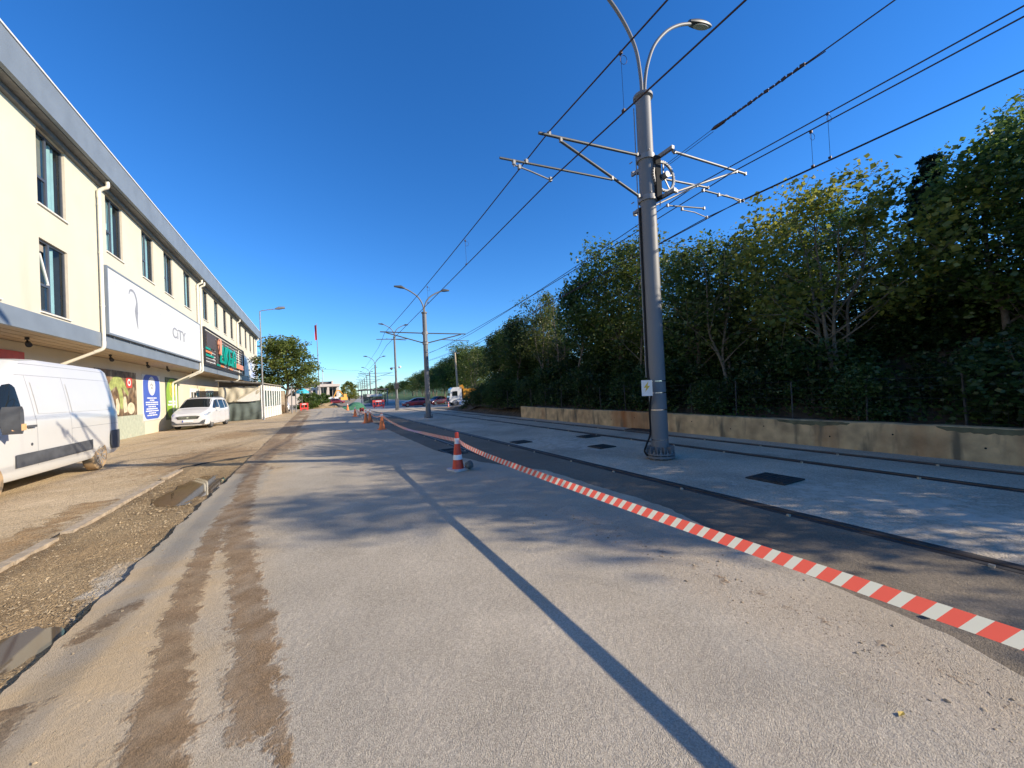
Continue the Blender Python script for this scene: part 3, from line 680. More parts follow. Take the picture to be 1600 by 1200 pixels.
s = thing('banner', 'white banner with faint print between the slatted sign and the blue banner', 'sign', (UX+.05, 50.7, 4.42))
MB().bx(0, .05, 0, 5.0, 0, 2.3).build('panel', M['signwhite'], s)
mb = MB()
for k, (a, b, w, h_) in enumerate(((1.2, 1.3, .5, .2), (2.6, 1.5, .7, .3), (3.4, .7, .4, .2), (.8, .7, .3, .25))): mb.poly([(.0535, p[0], p[1]) for p in blob(a, b, w, h_, 14, seed=k)])
mb.build('print', M['signpale'], s)
s = thing('banner', 'blue and white banner on the far end of the cream facade', 'sign', (UX+.05, 56.2, 4.42))
MB().bx(0, .05, 0, 6.6, 0, 2.2).build('panel', M['signwhite'], s)
mb = MB(); mb.poly([(.0535, p[0], p[1]) for p in blob(1.5, 1.4, 1.0, .5, 16, seed=3)]); mb.poly([(.0535, .3, .1), (.0535, 6.0, .1), (.0535, 5.2, 1.0), (.0535, 2.0, .75)]); mb.build('print', M['palewash'], s)

# posters on the ground floor wall
def rounded(y0, y1, z0, z1, r, x, top=True, n=6):
    out = []
    for cy, cz, a0 in ((y1-r, z0+r, -90), (y1-r, z1-r, 0), (y0+r, z1-r, 90), (y0+r, z0+r, 180)):
        for k in range(n+1): a = RAD(a0+90*k/n); out.append((x, cy+r*math.cos(a), cz+r*math.sin(a)))
    return out
def disc(mb, y, z, ry, rz, x, mi=0, n=28): mb.poly([(x, y+ry*math.cos(2*math.pi*k/n), z+rz*math.sin(2*math.pi*k/n)) for k in range(n)], mi)
def ring(mb, y, z, ry, rz, w, x, mi=0, n=28):
    mb.grid([[(x, y+ry*math.cos(2*math.pi*k/n), z+rz*math.sin(2*math.pi*k/n)) for k in range(n)], [(x, y+(ry-w)*math.cos(2*math.pi*k/n), z+(rz-w)*math.sin(2*math.pi*k/n)) for k in range(n)]], mi, closed=True)
s = thing('poster', 'blue poster with white round emblem and lines of white text on cream wall', 'poster', (GX+.002, 0, 0))
MB().bx(0, .03, 28.4, 31.1, .72, 3.36).build('panel', M['signwhite'], s)
mb = MB(); mb.poly(rounded(28.46, 31.04, .80, 3.36, .55, .032)); mb.build('blue_field', M['blueprint'], s)
mb = MB(); disc(mb, 29.75, 2.72, .56, .55, .034); mb.build('emblem', M['white'], s)
mb = MB(); ring(mb, 29.75, 2.72, .50, .49, .03, .036); 
for a in range(5): 
    t = a*72+20; mb.poly([(.036, 29.75+.32*math.cos(RAD(t)), 2.72+.32*math.sin(RAD(t))), (.036, 29.75+.09*math.cos(RAD(t+50)), 2.72+.09*math.sin(RAD(t+50))), (.036, 29.75+.12*math.cos(RAD(t-40)), 2.72+.12*math.sin(RAD(t-40)))])
mb.build('emblem_drawing', M['signgrey'], s)
mb = MB()
for k, (w, n_) in enumerate(((1.5, 6), (.7, 3), (1.95, 8), (1.9, 8), (1.2, 5), (1.8, 7), (2.0, 8), (1.1, 5), (1.6, 6))):
    z = 2.02-k*.125; yy = 29.75-w/2; r_ = random.Random(k)
    for q in range(n_):
        ww = w/n_*r_.uniform(.7, .95); mb.bx(.030, .0345, yy, yy+ww, z-.035, z+.03); yy += w/n_
mb.build('text_lines', M['white'], s)
s = thing('poster', 'green arched poster with yellow ring emblem, partly behind the parked white car', 'poster', (GX+.002, 0, 0))
MB().bx(0, .03, 32.15, 34.65, .6, 3.36).build('panel', M['darkgreen'], s)
mb = MB(); mb.poly(rounded(32.22, 34.58, .6, 3.30, 1.0, .032, n=8)); mb.build('green_field', M['greenprint'], s)
mb = MB(); ring(mb, 33.4, 2.58, .52, .56, .09, .034); ring(mb, 33.4, 2.58, .22, .34, .07, .034); mb.bx(.031, .0345, 33.36, 33.44, 2.2, 2.9); mb.build('emblem', M['yellow'], s)
mb = MB()
for k, w in enumerate((1.6, 1.9)): mb.bx(.031, .0345, 33.4-w/2, 33.4+w/2, 1.72-k*.2, 1.83-k*.2)
mb.build('text_lines', M['white'], s)
s = thing('poster', 'brown food photograph poster with leeks and a small red square behind the white van', 'poster', (GX+.002, 0, 0))
MB().bx(0, .03, 23.2, 27.55, 1.14, 3.36).build('panel', M['foodphoto'], s)
mb = MB()
def quadstroke(pts, ws, x, mi):
    c = catmull([(p[0], p[1], 0) for p in pts], 6); n = len(c); w = [np.interp(i/(n-1)*(len(ws)-1), range(len(ws)), ws) for i in range(n)]
    a, b = ribbon([(p.x, p.y) for p in c], w, x); mb.grid([a, b], mi)
quadstroke([(24.0, 2.0), (24.9, 2.75), (25.7, 2.8), (26.5, 2.2)], [.1, .5, .45, .15], .032, 0); quadstroke([(25.0, 2.9), (25.5, 2.5), (25.7, 2.0), (25.7, 1.5)], [.1, .4, .4, .3], .0335, 0)
quadstroke([(26.1, 2.1), (26.1, 1.7), (26.15, 1.3)], [.25, .45, .4], .034, 1); quadstroke([(25.2, 2.0), (25.3, 1.6), (25.2, 1.25)], [.2, .4, .3], .034, 1); disc(mb, 26.8, 1.5, .45, .3, .033, 1); disc(mb, 24.5, 1.45, .5, .22, .033, 1)
mb.build('vegetables_print', [M['leek'], M['cream_print']], s)
mb = MB(); mb.poly(rounded(26.3, 27.0, 2.55, 3.1, .1, .036)); mb.build('red_square', M['red'], s)
mb = MB(); ring(mb, 26.65, 2.83, .2, .18, .08, .038); mb.build('white_mark', M['white'], s)

# ------------------------------------------------------------------ VEHICLES (local: front at y=0 facing -Y, rear at +Y)
class Body:
    def __init__(b, st):
        st = np.array(st); ys = np.unique(np.concatenate([np.arange(0, st[-1, 0], .04), st[:, 0]]))
        par = np.stack([np.interp(ys, st[:, 0], st[:, k]) for k in range(1, 6)], 1)
        for _ in range(3):
            q = par.copy(); q[1:-1] = (par[:-2]+2*par[1:-1]+par[2:])/4; q[:3] = par[:3]; q[-3:] = par[-3:]; par = q
        b.ys = ys; b.par = par
    def sec(b, y):
        zb, zs, zt, hw, ht = [np.interp(y, b.ys, b.par[:, k]) for k in range(5)]
        h = zs-zb; k = zt-zs; w2 = hw*.985
        P = [(0, zb), (hw*.80, zb), (hw*.95, zb+.05), (hw*.995, zb+.14), (hw*1.0, zb+.4*h), (hw*1.0, zb+.78*h), (w2, zs-.02), (w2-.012, zs+.02*min(1, k))]
        for t in (.25, .5, .75): P.append((w2-.012+(ht-w2+.012)*t**1.15, zs+k*t*.9+.01))
        P += [(ht-.012, zs+k*.93), (ht-.06, zs+k*.975), (ht-.14, zt-.008*min(1, k*3)), (ht*.5, zt+.012), (0, zt+.02)]
        return P
    def side_x(b, y, z):
        P = b.sec(y)[2:12]; return float(np.interp(z, [p[1] for p in P], [p[0] for p in P]))
    def top_z(b, y, x):
        P = b.sec(y)[6:][::-1]; return float(np.interp(abs(x), [p[0] for p in P], [p[1] for p in P]))
    def mesh(b, name, matl, parent, wells, wr, wwid=.3):
        mb = MB(); rows = []
        for y in b.ys:
            P = b.sec(y); rows.append([(x, y, z) for x, z in P]+[(-x, y, z) for x, z in P[-2:0:-1]])
        mb.grid(rows, 0, closed=True); n = len(rows[0]); last = len(mb.v)-n
        mb.f.append(tuple(range(n-1, -1, -1))); mb.m.append(0); mb.f.append(tuple(last+i for i in range(n))); mb.m.append(0)
        o = mb.build(name, [matl, M['well']], parent, weld=True)
        c = MB()
        for yy in wells:
            for sx in (-1, 1): c.cyl((sx*.55, yy, wr+.0), (sx*1.4, yy, wr+.0), wr*1.17, 28, 1)
        co = c.build('tmp', [matl, M['well']], None, weld=True)
        md = o.modifiers.new('b', 'BOOLEAN'); md.object = co; md.operation = 'DIFFERENCE'; md.solver = 'EXACT'
        bpy.context.view_layer.update()
        me = bpy.data.meshes.new_from_object(o.evaluated_get(bpy.context.evaluated_depsgraph_get()))
        o.modifiers.clear(); o.data = me; COL.objects.unlink(co); bpy.data.objects.remove(co)
        me.shade_smooth(); me.set_sharp_from_angle(angle=RAD(28)); return o
    def side_patch(b, mb, lo, hi, sx=1, off=.004, n=14, m=6, mi=0):
        y0, y1 = lo[0][0], lo[-1][0]; rows = []
        for y in np.linspace(y0, y1, n):
            a = np.interp(y, [p[0] for p in lo], [p[1] for p in lo]); c = np.interp(y, [p[0] for p in hi], [p[1] for p in hi])
            rows.append([(sx*(b.side_x(y, z)+off), y, z) for z in np.linspace(a, c, m)])
        mb.grid(rows if sx > 0 else [r[::-1] for r in rows], mi)
    def top_patch(b, mb, y0, y1, f0, f1, off=.006, n=12, m=12, mi=0):
        rows = []
        for y in np.linspace(y0, y1, n):
            ht = np.interp(y, b.ys, b.par[:, 4]); rows.append([(x, y-off*.6, b.top_z(y, x)+off) for x in np.linspace(f0*ht, f1*ht, m)])
        mb.grid(rows, mi)
def wheel(parent, x, y, r, w, tyre, sx):
    prof = [(r*.62, -w/2), (r*.9, -w/2), (r*.98, -w*.38), (r, -w*.2), (r, w*.2), (r*.98, w*.38), (r*.9, w/2), (r*.62, w/2)]
    t = MB().lathe(prof, (0, 0, 0), 32, axis='X').build('wheel', tyre, parent, smooth=35, loc=(x, y, r))
    mb = MB(); R_ = r*.66; f = sx*w*.5
    mb.lathe([(R_, -f*.2), (R_, f*1.01), (R_*.93, f*1.02), (R_*.88, f*.75), (R_*.25, f*.82), (R_*.2, f*.98)] if sx > 0 else [(R_, -f*.2), (R_, f*1.01), (R_*.93, f*1.02), (R_*.88, f*.75), (R_*.25, f*.82), (R_*.2, f*.98)], (0, 0, 0), 28, axis='X')
    for k in range(10):
        a = 2*math.pi*k/10; p = Vector((f*.86, math.cos(a)*R_*.55, math.sin(a)*R_*.55)); mb.box(p, (w*.16, R_*.72, R_*.17), rx=a)
    mb.build('rim', M['rim'], t, smooth=35)
    h = MB()
    for k in range(10):
        a = 2*math.pi*(k+.5)/10; h.cyl((f*.80, math.cos(a)*R_*.66, math.sin(a)*R_*.66), (f*.885, math.cos(a)*R_*.66, math.sin(a)*R_*.66), R_*.09, 8)
    h.build('rim_openings', M['well'], t)
    return t

# the big white van
van = thing('parked_van', 'big white panel van with grey side mouldings and muddy wheels at the left edge', 'van', (-6.1, 9.35, 0))
B = Body([(0, .45, .75, .95, .72, .6), (.12, .35, .92, 1.10, .92, .78), (.45, .30, 1.08, 1.22, .99, .84), (.75, .28, 1.2, 1.34, 1.01, .86), (1.7, .28, 1.42, 2.45, 1.03, .82), (2.15, .28, 1.48, 2.68, 1.03, .81), (2.8, .28, 1.5, 2.745, 1.03, .81), (5.65, .30, 1.5, 2.73, 1.02, .80), (5.86, .33, 1.5, 2.68, 1.0, .77), (5.95, .4, 1.5, 2.55, .97, .74)])
B.mesh('body', M['vanpaint'], van, (.82, 4.75), .37)
for sx in (-1, 1):
    for yy in (.82, 4.75): wheel(van, sx*.90, yy, .37, .24, M['tyre'], sx)
    mb = MB(); B.side_patch(mb, [(.95, 1.36), (1.2, 1.33), (1.68, 1.38), (1.80, 1.46)], [(.95, 1.44), (1.3, 1.92), (1.55, 2.15), (1.72, 2.18), (1.80, 2.10)], sx, .006, 18, 8); mb.build('door_window', M['carglass'], van, smooth=60)
    mb = MB(); B.side_patch(mb, [(1.45, .55), (4.30, .58)], [(1.45, .80), (4.30, .83)], sx, .022, 20, 3)
    B.side_patch(mb, [(1.45, .545), (4.30, .575)], [(1.45, .55), (4.30, .58)], sx, .012, 20, 2); mb.build('side_moulding', M['plastic'], van, smooth=60)
    mb = MB(); B.side_patch(mb, [(5.24, .62), (5.3, .48), (5.93, .46)], [(5.24, .84), (5.3, .98), (5.93, .98)], sx, .03, 12, 5); mb.build('rear_bumper_corner', M['plastic'], van, smooth=60)
    mb = MB(); mb.bx(sx*1.03, sx*1.075, 1.82, 2.04, 1.30, 1.345); mb.build('door_handle', M['plastic'], van)
    mb = MB(); c = blob(0, 0, .03, .03, 14, seed=1, amp=.02); mb.extrude([(sx*1.03, 1.95+p[0], .96+p[1]) for p in c], (sx*.008, 0, 0)); mb.build('lock', M['plastic'], van)
    mb = MB()
    for yy, a, b_ in ((2.14, .40, 2.36), (3.40, .85, 2.36), (.98, .42, 1.3)): B.side_patch(mb, [(yy-.005, a), (yy+.005, a)], [(yy-.005, b_), (yy+.005, b_)], sx, .0025, 2, 14)
    for za, yy0, yy1 in ((2.36, 1.9, 5.75), (1.17, 3.4, 5.8), (2.60, 2.1, 5.7)): B.side_patch(mb, [(yy0, za), (yy1, za)], [(yy0, za+.009), (yy1, za+.009)], sx, .0025, 24, 2)
    mb.build('panel_gaps', M['signgrey'], van)
    mb = MB(); B.side_patch(mb, [(2.25, 1.56), (3.3, 1.56)], [(2.25, 2.22), (3.3, 2.22)], sx, .008, 12, 6); B.side_patch(mb, [(3.5, 1.56), (5.55, 1.56)], [(3.5, 2.22), (5.4, 2.22), (5.55, 2.1)], sx, .008, 16, 6); mb.build('pressed_side_panel', M['vanpaint'], van, smooth=60)
    mb = MB(); rows = []
    for t in np.linspace(0, 1, 9):
        q = max(0, math.sin(math.pi*t))**.35*.9+.1; rows.append([(sx*(1.10+.26*u), 1.00+.06*math.cos(a)*q-.03*u, 1.47+(t-.5)*.5+.0*a) for u, a in ((0, 0), (.15, 1.2), (.85, 1.3), (1, .4), (1, -2.7), (.85, 3.6), (.15, 3.5), (0, 3.1))])
    mb.grid(rows, 0, closed=True); mb.f.append(tuple(range(7, -1, -1))); mb.m.append(0); mb.f.append(tuple(64+i for i in range(8))); mb.m.append(0)
    mb.bx(sx*1.0, sx*1.14, .98, 1.06, 1.38, 1.46)
    mi_ = mb.build('mirror', M['plastic'], van, smooth=50)
    MB().bx(sx*1.24, sx*1.365, .94, 1.07, 1.28, 1.40).build('indicator', M['amber'], mi_)
mb = MB(); B.top_patch(mb, .78, 1.66, -.93, .93); mb.build('windscreen', M['carglass'], van, smooth=60)
mb = MB(); mb.bx(-.7, .7, -.03, .02, .62, .86); mb.bx(-.85, .85, .03, .1, .36, .56); mb.build('grille', M['plastic'], van)
for sx in (-1, 1):
    mb = MB(); B.side_patch(mb, [(.14, .82), (.6, .9)], [(.14, 1.0), (.6, 1.12)], sx, .006, 8, 4); mb.build('headlight', M['lens'], van, smooth=60)
MB().bx(-.26, .26, -.045, -.03, .42, .53).build('number_plate', M['plate'], van)
mb = MB(); mb.tube([(-.8, 4.75, .35), (.8, 4.75, .35)], .07, 10); mb.tube([(.1, 1.2, .38), (.1, 4.7, .36)], .05, 8); mb.build('axle', M['well'], van)

# white compact passenger van facing the camera
car = thing('parked_car', 'white compact people carrier with dark grille parked against the poster wall', 'car', (-6.93, 30.05, 0), RAD(-7)); car.scale = (1.04, 1.0, 1.06)
B = Body([(0, .34, .62, .80, .60, .5), (.06, .22, .72, .90, .78, .62), (.25, .19, .86, .98, .87, .72), (.55, .18, .99, 1.10, .9, .78), (.95, .18, 1.06, 1.20, .91, .79), (1.72, .18, 1.09, 1.76, .91, .71), (2.1, .18, 1.10, 1.84, .91, .71), (3.8, .18, 1.11, 1.83, .91, .71), (4.25, .22, 1.11, 1.72, .89, .68), (4.38, .35, 1.05, 1.4, .83, .6)])
B.mesh('body', M['carpaint'], car, (.88, 3.61), .31)
for sx in (-1, 1):
    for yy in (.88, 3.61): wheel(car, sx*.80, yy, .31, .2, M['tyre_clean'], sx)
    mb = MB(); B.side_patch(mb, [(1.25, 1.17), (2.35, 1.15)], [(1.25, 1.22), (1.8, 1.64), (2.35, 1.71)], sx, .006); mb.build('front_door_window', M['carglass'], car, smooth=60)
    mb = MB(); B.side_patch(mb, [(2.45, 1.12), (3.3, 1.12)], [(2.45, 1.68), (3.3, 1.68)], sx, .006); mb.build('rear_door_window', M['carglass'], car, smooth=60)
    mb = MB(); B.side_patch(mb, [(3.4, 1.14), (4.0, 1.18)], [(3.4, 1.68), (3.9, 1.62), (4.0, 1.5)], sx, .006); mb.build('quarter_window', M['carglass'], car, smooth=60)
    mb = MB(); B.side_patch(mb, [(.10, .70), (.5, .84), (.75, .93)], [(.10, .84), (.5, .97), (.75, .96)], sx, .008); mb.build('headlight', M['lens'], car, smooth=60)
    mb = MB(); B.side_patch(mb, [(1.25, .36), (3.2, .36)], [(1.25, .48), (3.2, .48)], sx, .012); mb.build('side_moulding', M['carpaint'], car, smooth=60)
    mb = MB(); mb.box((sx*.99, 1.62, 1.12), (.20, .10, .16), rz=sx*.15); mb.bx(sx*.88, sx*.95, 1.6, 1.66, 1.06, 1.1); mb.build('mirror', M['carpaint'], car)
    mb = MB(); mb.tube([(sx*.62, 2.15, 1.80), (sx*.62, 2.3, 1.86), (sx*.62, 3.7, 1.86), (sx*.62, 3.85, 1.79)], .018, 8); mb.build('roof_rail', M['plastic'], car)
    mb = MB()
    for yy in (1.42, 2.40, 3.36): B.side_patch(mb, [(yy-.006, .3), (yy+.006, .3)], [(yy-.006, 1.1), (yy+.006, 1.1)], sx, .003, 2, 8)
    mb.build('panel_gaps', M['signgrey'], car)
    for yy in (2.15, 3.15): MB().bx(sx*.905, sx*.94, yy, yy+.18, .92, .95).build('door_handle', M['carpaint'], car)
mb = MB(); B.top_patch(mb, 1.0, 1.72, -.97, .97); mb.build('windscreen', M['carglass'], car, smooth=60)
mb = MB(); mb.extrude([(-.48, -.02, .60), (.48, -.02, .60), (.58, -.02, .74), (.40, -.02, .78), (-.40, -.02, .78), (-.58, -.02, .74)], (0, .14, 0)); mb.build('grille', M['black'], car)
mb = MB(); mb.box((0, -.03, .72), (.95, .02, .02)); mb.box((0, -.03, .65), (.85, .02, .015)); mb.box((0, -.035, .69), (.09, .02, .09)); mb.build('grille_bars', M['chrome'], car)
mb = MB(); mb.extrude([(-.8, .0, .30), (.8, .0, .30), (.74, .0, .42), (.46, .0, .38), (-.46, .0, .38), (-.74, .0, .42)], (0, .1, 0)); mb.build('lower_grille', M['plastic'], car)
for sx in (-1, 1):
    mb = MB(); mb.extrude([(sx*.56, .0, .40), (sx*.8, .07, .36), (sx*.82, .07, .55), (sx*.70, .0, .50)], (0, .08, 0)); mb.build('fog_lamp_recess', M['plastic'], car)
mb = MB(); mb.bx(-.26, .26, -.035, -.02, .43, .54); pl = mb.build('number_plate', M['plate'], car)
MB().bx(-.26, -.21, -.039, -.036, .43, .54).build('blue_band', M['blueprint'], pl)

def small_car(name, label, loc, rz, paint, h=1.45, group=None, n=4.2):
    t = thing(name, label, 'car', loc, rz, group); k = n/4.2
    Bc = Body([(0, .32, .55, .66, .62, .55), (.08*k, .2, .62, .74, .78, .66), (.5*k, .17, .80, .88, .84, .72), (1.05*k, .17, .88, .97, .86, .72), (1.95*k, .17, .92, h-.05, .86, .60), (2.4*k, .17, .93, h, .86, .6), (3.4*k, .18, .95, h-.06, .86, .6), (4.0*k, .22, .95, 1.08, .82, .6), (4.2*k, .35, .85, .98, .74, .55)])
    Bc.mesh('body', paint, t, (.8*k, 3.35*k), .3)
    for sx in (-1, 1):
        for yy in (.8*k, 3.35*k): wheel(t, sx*.76, yy, .3, .2, M['tyre_clean'], sx)
        mb = MB(); Bc.side_patch(mb, [(1.35*k, .97), (2.35*k, .98)], [(1.35*k, 1.03), (1.9*k, h-.12), (2.35*k, h-.08)], sx, .006); mb.build('front_door_window', M['carglass'], t)
        mb = MB(); Bc.side_patch(mb, [(2.43*k, .98), (3.45*k, 1.0)], [(2.43*k, h-.08), (3.1*k, h-.1), (3.45*k, h-.28)], sx, .006); mb.build('rear_door_window', M['carglass'], t)
        mb = MB(); Bc.side_patch(mb, [(.1*k, .58), (.5*k, .68)], [(.1*k, .68), (.5*k, .78)], sx, .006); mb.build('headlight', M['lens'], t)
    mb = MB(); Bc.top_patch(mb, 1.1*k, 1.92*k, -.97, .97); mb.build('windscreen', M['carglass'], t)
    mb = MB(); Bc.top_patch(mb, 3.45*k, 3.95*k, -.92, .92); mb.build('rear_window', M['carglass'], t)
    return t
small_car('red_car', 'dark red hatchback crossing the street behind the second tram pole', (12.75, 64.6, -.70), RAD(-96), M['redpaint'], n=4.5)
small_car('blue_car', 'pale blue car standing beside the dump truck at the wood edge', (18.9, 53.6, -.70), RAD(-100), M['bluepaint'], 1.5)
small_car('red_car', 'red car half hidden in front of the white truck cab', (17.6, 66.0, -.70), RAD(-60), M['redpaint'], 1.5)
small_car('white_car', 'white car under the left tree beside the annex', (-3.6, 55.4, -.02), RAD(6), M['carpaint'], 1.75)

# dump truck, cab to the left
tr = thing('dump_truck', 'white dump truck with an orange yellow tipper body at the edge of the wood', 'truck', (18.6, 58.0, -.70), RAD(-98))
mb = MB(); rows = []
prof = [(-.02, .55), (-.05, 1.1), (.05, 1.6), (.22, 2.55), (.55, 2.85), (1.9, 2.9), (1.95, .6)]
for sx in (-1.2, -1.16, 1.16, 1.2): pass
mb.extrude([(-1.2, y, z) for y, z in prof], (2.4, 0, 0)); cab = mb.build('cab', M['carpaint'], tr)
for sx in (-1, 1):
    mb = MB(); mb.poly([(sx*1.205, .38, 1.55), (sx*1.205, 1.25, 1.5), (sx*1.205, 1.25, 2.25), (sx*1.205, .46, 2.25)]); mb.build('side_window', M['carglass'], cab)
mb = MB(); mb.poly([(-1.1, .04, 1.6), (1.1, .04, 1.6), (1.1, .18, 2.45), (-1.1, .18, 2.45)]); mb.build('windscreen', M['carglass'], cab)
mb = MB(); mb.bx(-1.0, 1.0, -.09, -.05, .7, 1.3); mb.bx(-1.22, 1.22, -.12, .1, .42, .62); mb.build('bumper_grille', M['plastic'], cab)
mb = MB(); mb.extrude([(-1.25, 2.25, 1.15), (-1.25, 6.9, 1.25), (-1.25, 7.4, 2.6), (-1.25, 2.1, 2.6)], (2.5, 0, 0)); mb.extrude([(-1.2, 1.6, 2.62), (-1.2, 2.4, 2.62), (-1.2, 2.1, 3.25), (-1.2, 1.6, 3.1)], (2.4, 0, 0))
for yy in (3.2, 4.3, 5.4, 6.4): mb.bx(-1.29, -1.25, yy, yy+.1, 1.22, 2.6); mb.bx(1.25, 1.29, yy, yy+.1, 1.22, 2.6)
mb.build('tipper_body', M['truckyellow'], tr)
mb = MB(); mb.bx(-.5, .5, 1.2, 7.2, .75, 1.1); mb.build('chassis', M['plastic'], tr)
for sx in (-1, 1):
    for yy in (.85, 4.6, 5.8): wheel(tr, sx*1.05, yy, .5, .3, M['tyre_clean'], sx)

# ------------------------------------------------------------------ TRAM TRACKS
for x, lab in ((3.88, 'tram rail in a dark rubber strip nearest the road, running beneath the striped tape'), (5.26, 'tram rail in a dark rubber strip between the tape and the big grey pole'),
               (8.60, 'tram rail in a dark rubber strip just beyond the big grey pole'), (9.95, 'tram rail in a dark rubber strip beside the stained retaining wall')):
    t = thing('tram_rail', lab, 'rail', (x, 0, -.08), 0, 'tram rails set in the concrete slab')
    mb = MB(); mb.bx(-.115, -.034, -20, 43, 0, .006); mb.bx(.034, .115, -20, 43, 0, .006); mb.build('rubber_strip', M['rubber'], t)
    mb = MB(); mb.bx(-.034, .022, -20, 43, 0, .014); mb.bx(.028, .034, -20, 43, 0, .012); mb.build('rail_head', M['railsteel'], t)
    r_ = random.Random(int(x*10)); sb = MB().box((0, 0, 0), (.035, .035, .03)).build('spacer_block', M['kerb'], t)
    for k in range(20):
        q = sb if k == 0 else sb.copy()
        if k: COL.objects.link(q)
        q.location = (-.135, -.5+k*1.55+r_.uniform(-.1, .1), .012); q.rotation_euler.z = r_.uniform(-.4, .4)
def hatch(x, y, w, d, lab, group='manhole covers in the track slab', z=-.08):
    t = thing('manhole_cover', lab, 'manhole cover', (x, y, z), 0, group)
    MB().bx(-w/2, w/2, -d/2, d/2, 0, .022).build('frame', M['iron'], t)
    mb = MB(); mb.bx(-w/2+.04, w/2-.04, -d/2+.04, d/2-.04, .022, .030)
    for k in range(7): yy = -d/2+.07+(d-.14)*k/6; mb.bx(-w/2+.06, w/2-.06, yy-.012, yy+.012, .030, .036)
    mb.build('lid', M['iron'], t)
hatch(6.83, 3.77, .60, .62, 'large dark square manhole cover nearest the viewer, right of the big grey pole')
hatch(6.99, 8.33, .56, .54, 'dark square manhole cover just left of the big grey pole')
hatch(8.05, 10.25, .62, .5, 'dark manhole cover touching the rail beyond the big grey pole')
hatch(5.77, 10.75, .55, .5, 'dark manhole cover between the striped cone and the middle rail, against the rail')
hatch(10.42, 10.2, .5, 1.2, 'long dark cover at the foot of the retaining wall behind the big pole')
t = thing('drain_frame', 'open black drain frame in the slab behind the red striped cone', 'drain', (3.42, 10.5, -.08))
mb = MB(); mb.bx(-.26, -.20, -.55, .55, 0, .03); mb.bx(.20, .26, -.55, .55, 0, .03)
for k in range(3): mb.bx(-.2, .2, -.55+k*.52, -.49+k*.52, 0, .028)
mb.build('frame', M['iron'], t)
mb = MB(); mb.bx(-.2, .2, -.49, .49, .001, .008); mb.build('recess', M['well'], t)
# retaining wall
mb = MB(); ys = list(np.arange(-12, 19.8, .25))+[19.8]
def wtop(y): return .54+.012*noise.noise(Vector((1, y*2, 0)))+.01*noise.noise(Vector((1, y*9, 0)))+.01*math.sin(y*.7)
rows = [[(10.72, y, -.12) for y in ys], [(10.72, y, wtop(y)-.012) for y in ys], [(10.735, y, wtop(y)) for y in ys], [(11.0, y, wtop(y)) for y in ys], [(11.0, y, -.12) for y in ys]]
mb.grid(rows); mb.poly([(10.72, 19.8, -.12), (11.0, 19.8, -.12), (11.0, 19.8, wtop(19.8)), (10.72, 19.8, wtop(19.8))])
w_ = tag(mb.build('retaining_wall', M['rust_wall'], smooth=20), 'low rust stained concrete retaining wall along the foot of the wooded slope', 'wall')
mb = MB(); r_ = random.Random(8)
for k in range(24): c = blob(-10+k*1.23+r_.uniform(-.2, .2), .18+.14*(k % 2), .018, .018, 8, seed=k); mb.extrude([(10.716, p[0], p[1]) for p in c], (-.002, 0, 0))
mb.build('tie_hole', M['well'], w_)
mb = MB()
for k in range(7):
    y = -7+k*1.8+r_.uniform(-.5, .5); L_ = r_.uniform(1.2, 1.9); n = 26; up = [(10.7172-.0012*(k % 2), y+L_*i/n, wtop(y+L_*i/n)-.014) for i in range(n+1)]
    dn = [(10.7172-.0012*(k % 2), y+L_*i/n, wtop(y+L_*i/n)-.03-.11*max(0, math.sin(math.pi*i/n))**.5*(.8+.6*noise.noise(Vector((k, i*.5, 0))))) for i in range(n+1)]
    mb.grid([up, dn])
mb.build('moss_band', M['moss'], w_)
# weathered wire fence on the wall line
f = thing('wire_fence', 'old wire fence with thin weathered posts standing behind the retaining wall', 'fence', (11.15, 0, .3))
for k, y in enumerate(np.arange(-3.5, 30, 1.52)):
    mb = MB(); q = r_.uniform(-.05, .05); mb.tube([(0, y, -.2), (q, y+r_.uniform(-.05, .05), 1.25+r_.uniform(-.08, .06))], .019, 6); mb.build('fence_post', M['post'], f)
mb = MB()
for z in (.25, .5, .75, 1.0, 1.2): mb.tube([(0, y, z+.03*math.sin(y*2+z*9)) for y in np.arange(-4, 30, .8)], .004, 4)
for y in np.arange(-4, 29.5, .16): mb.tube([(0, y, .1), (0, y+.02, 1.2)], .0025, 3, cap=False)
mb.build('wire_mesh', M['wireg'], f)

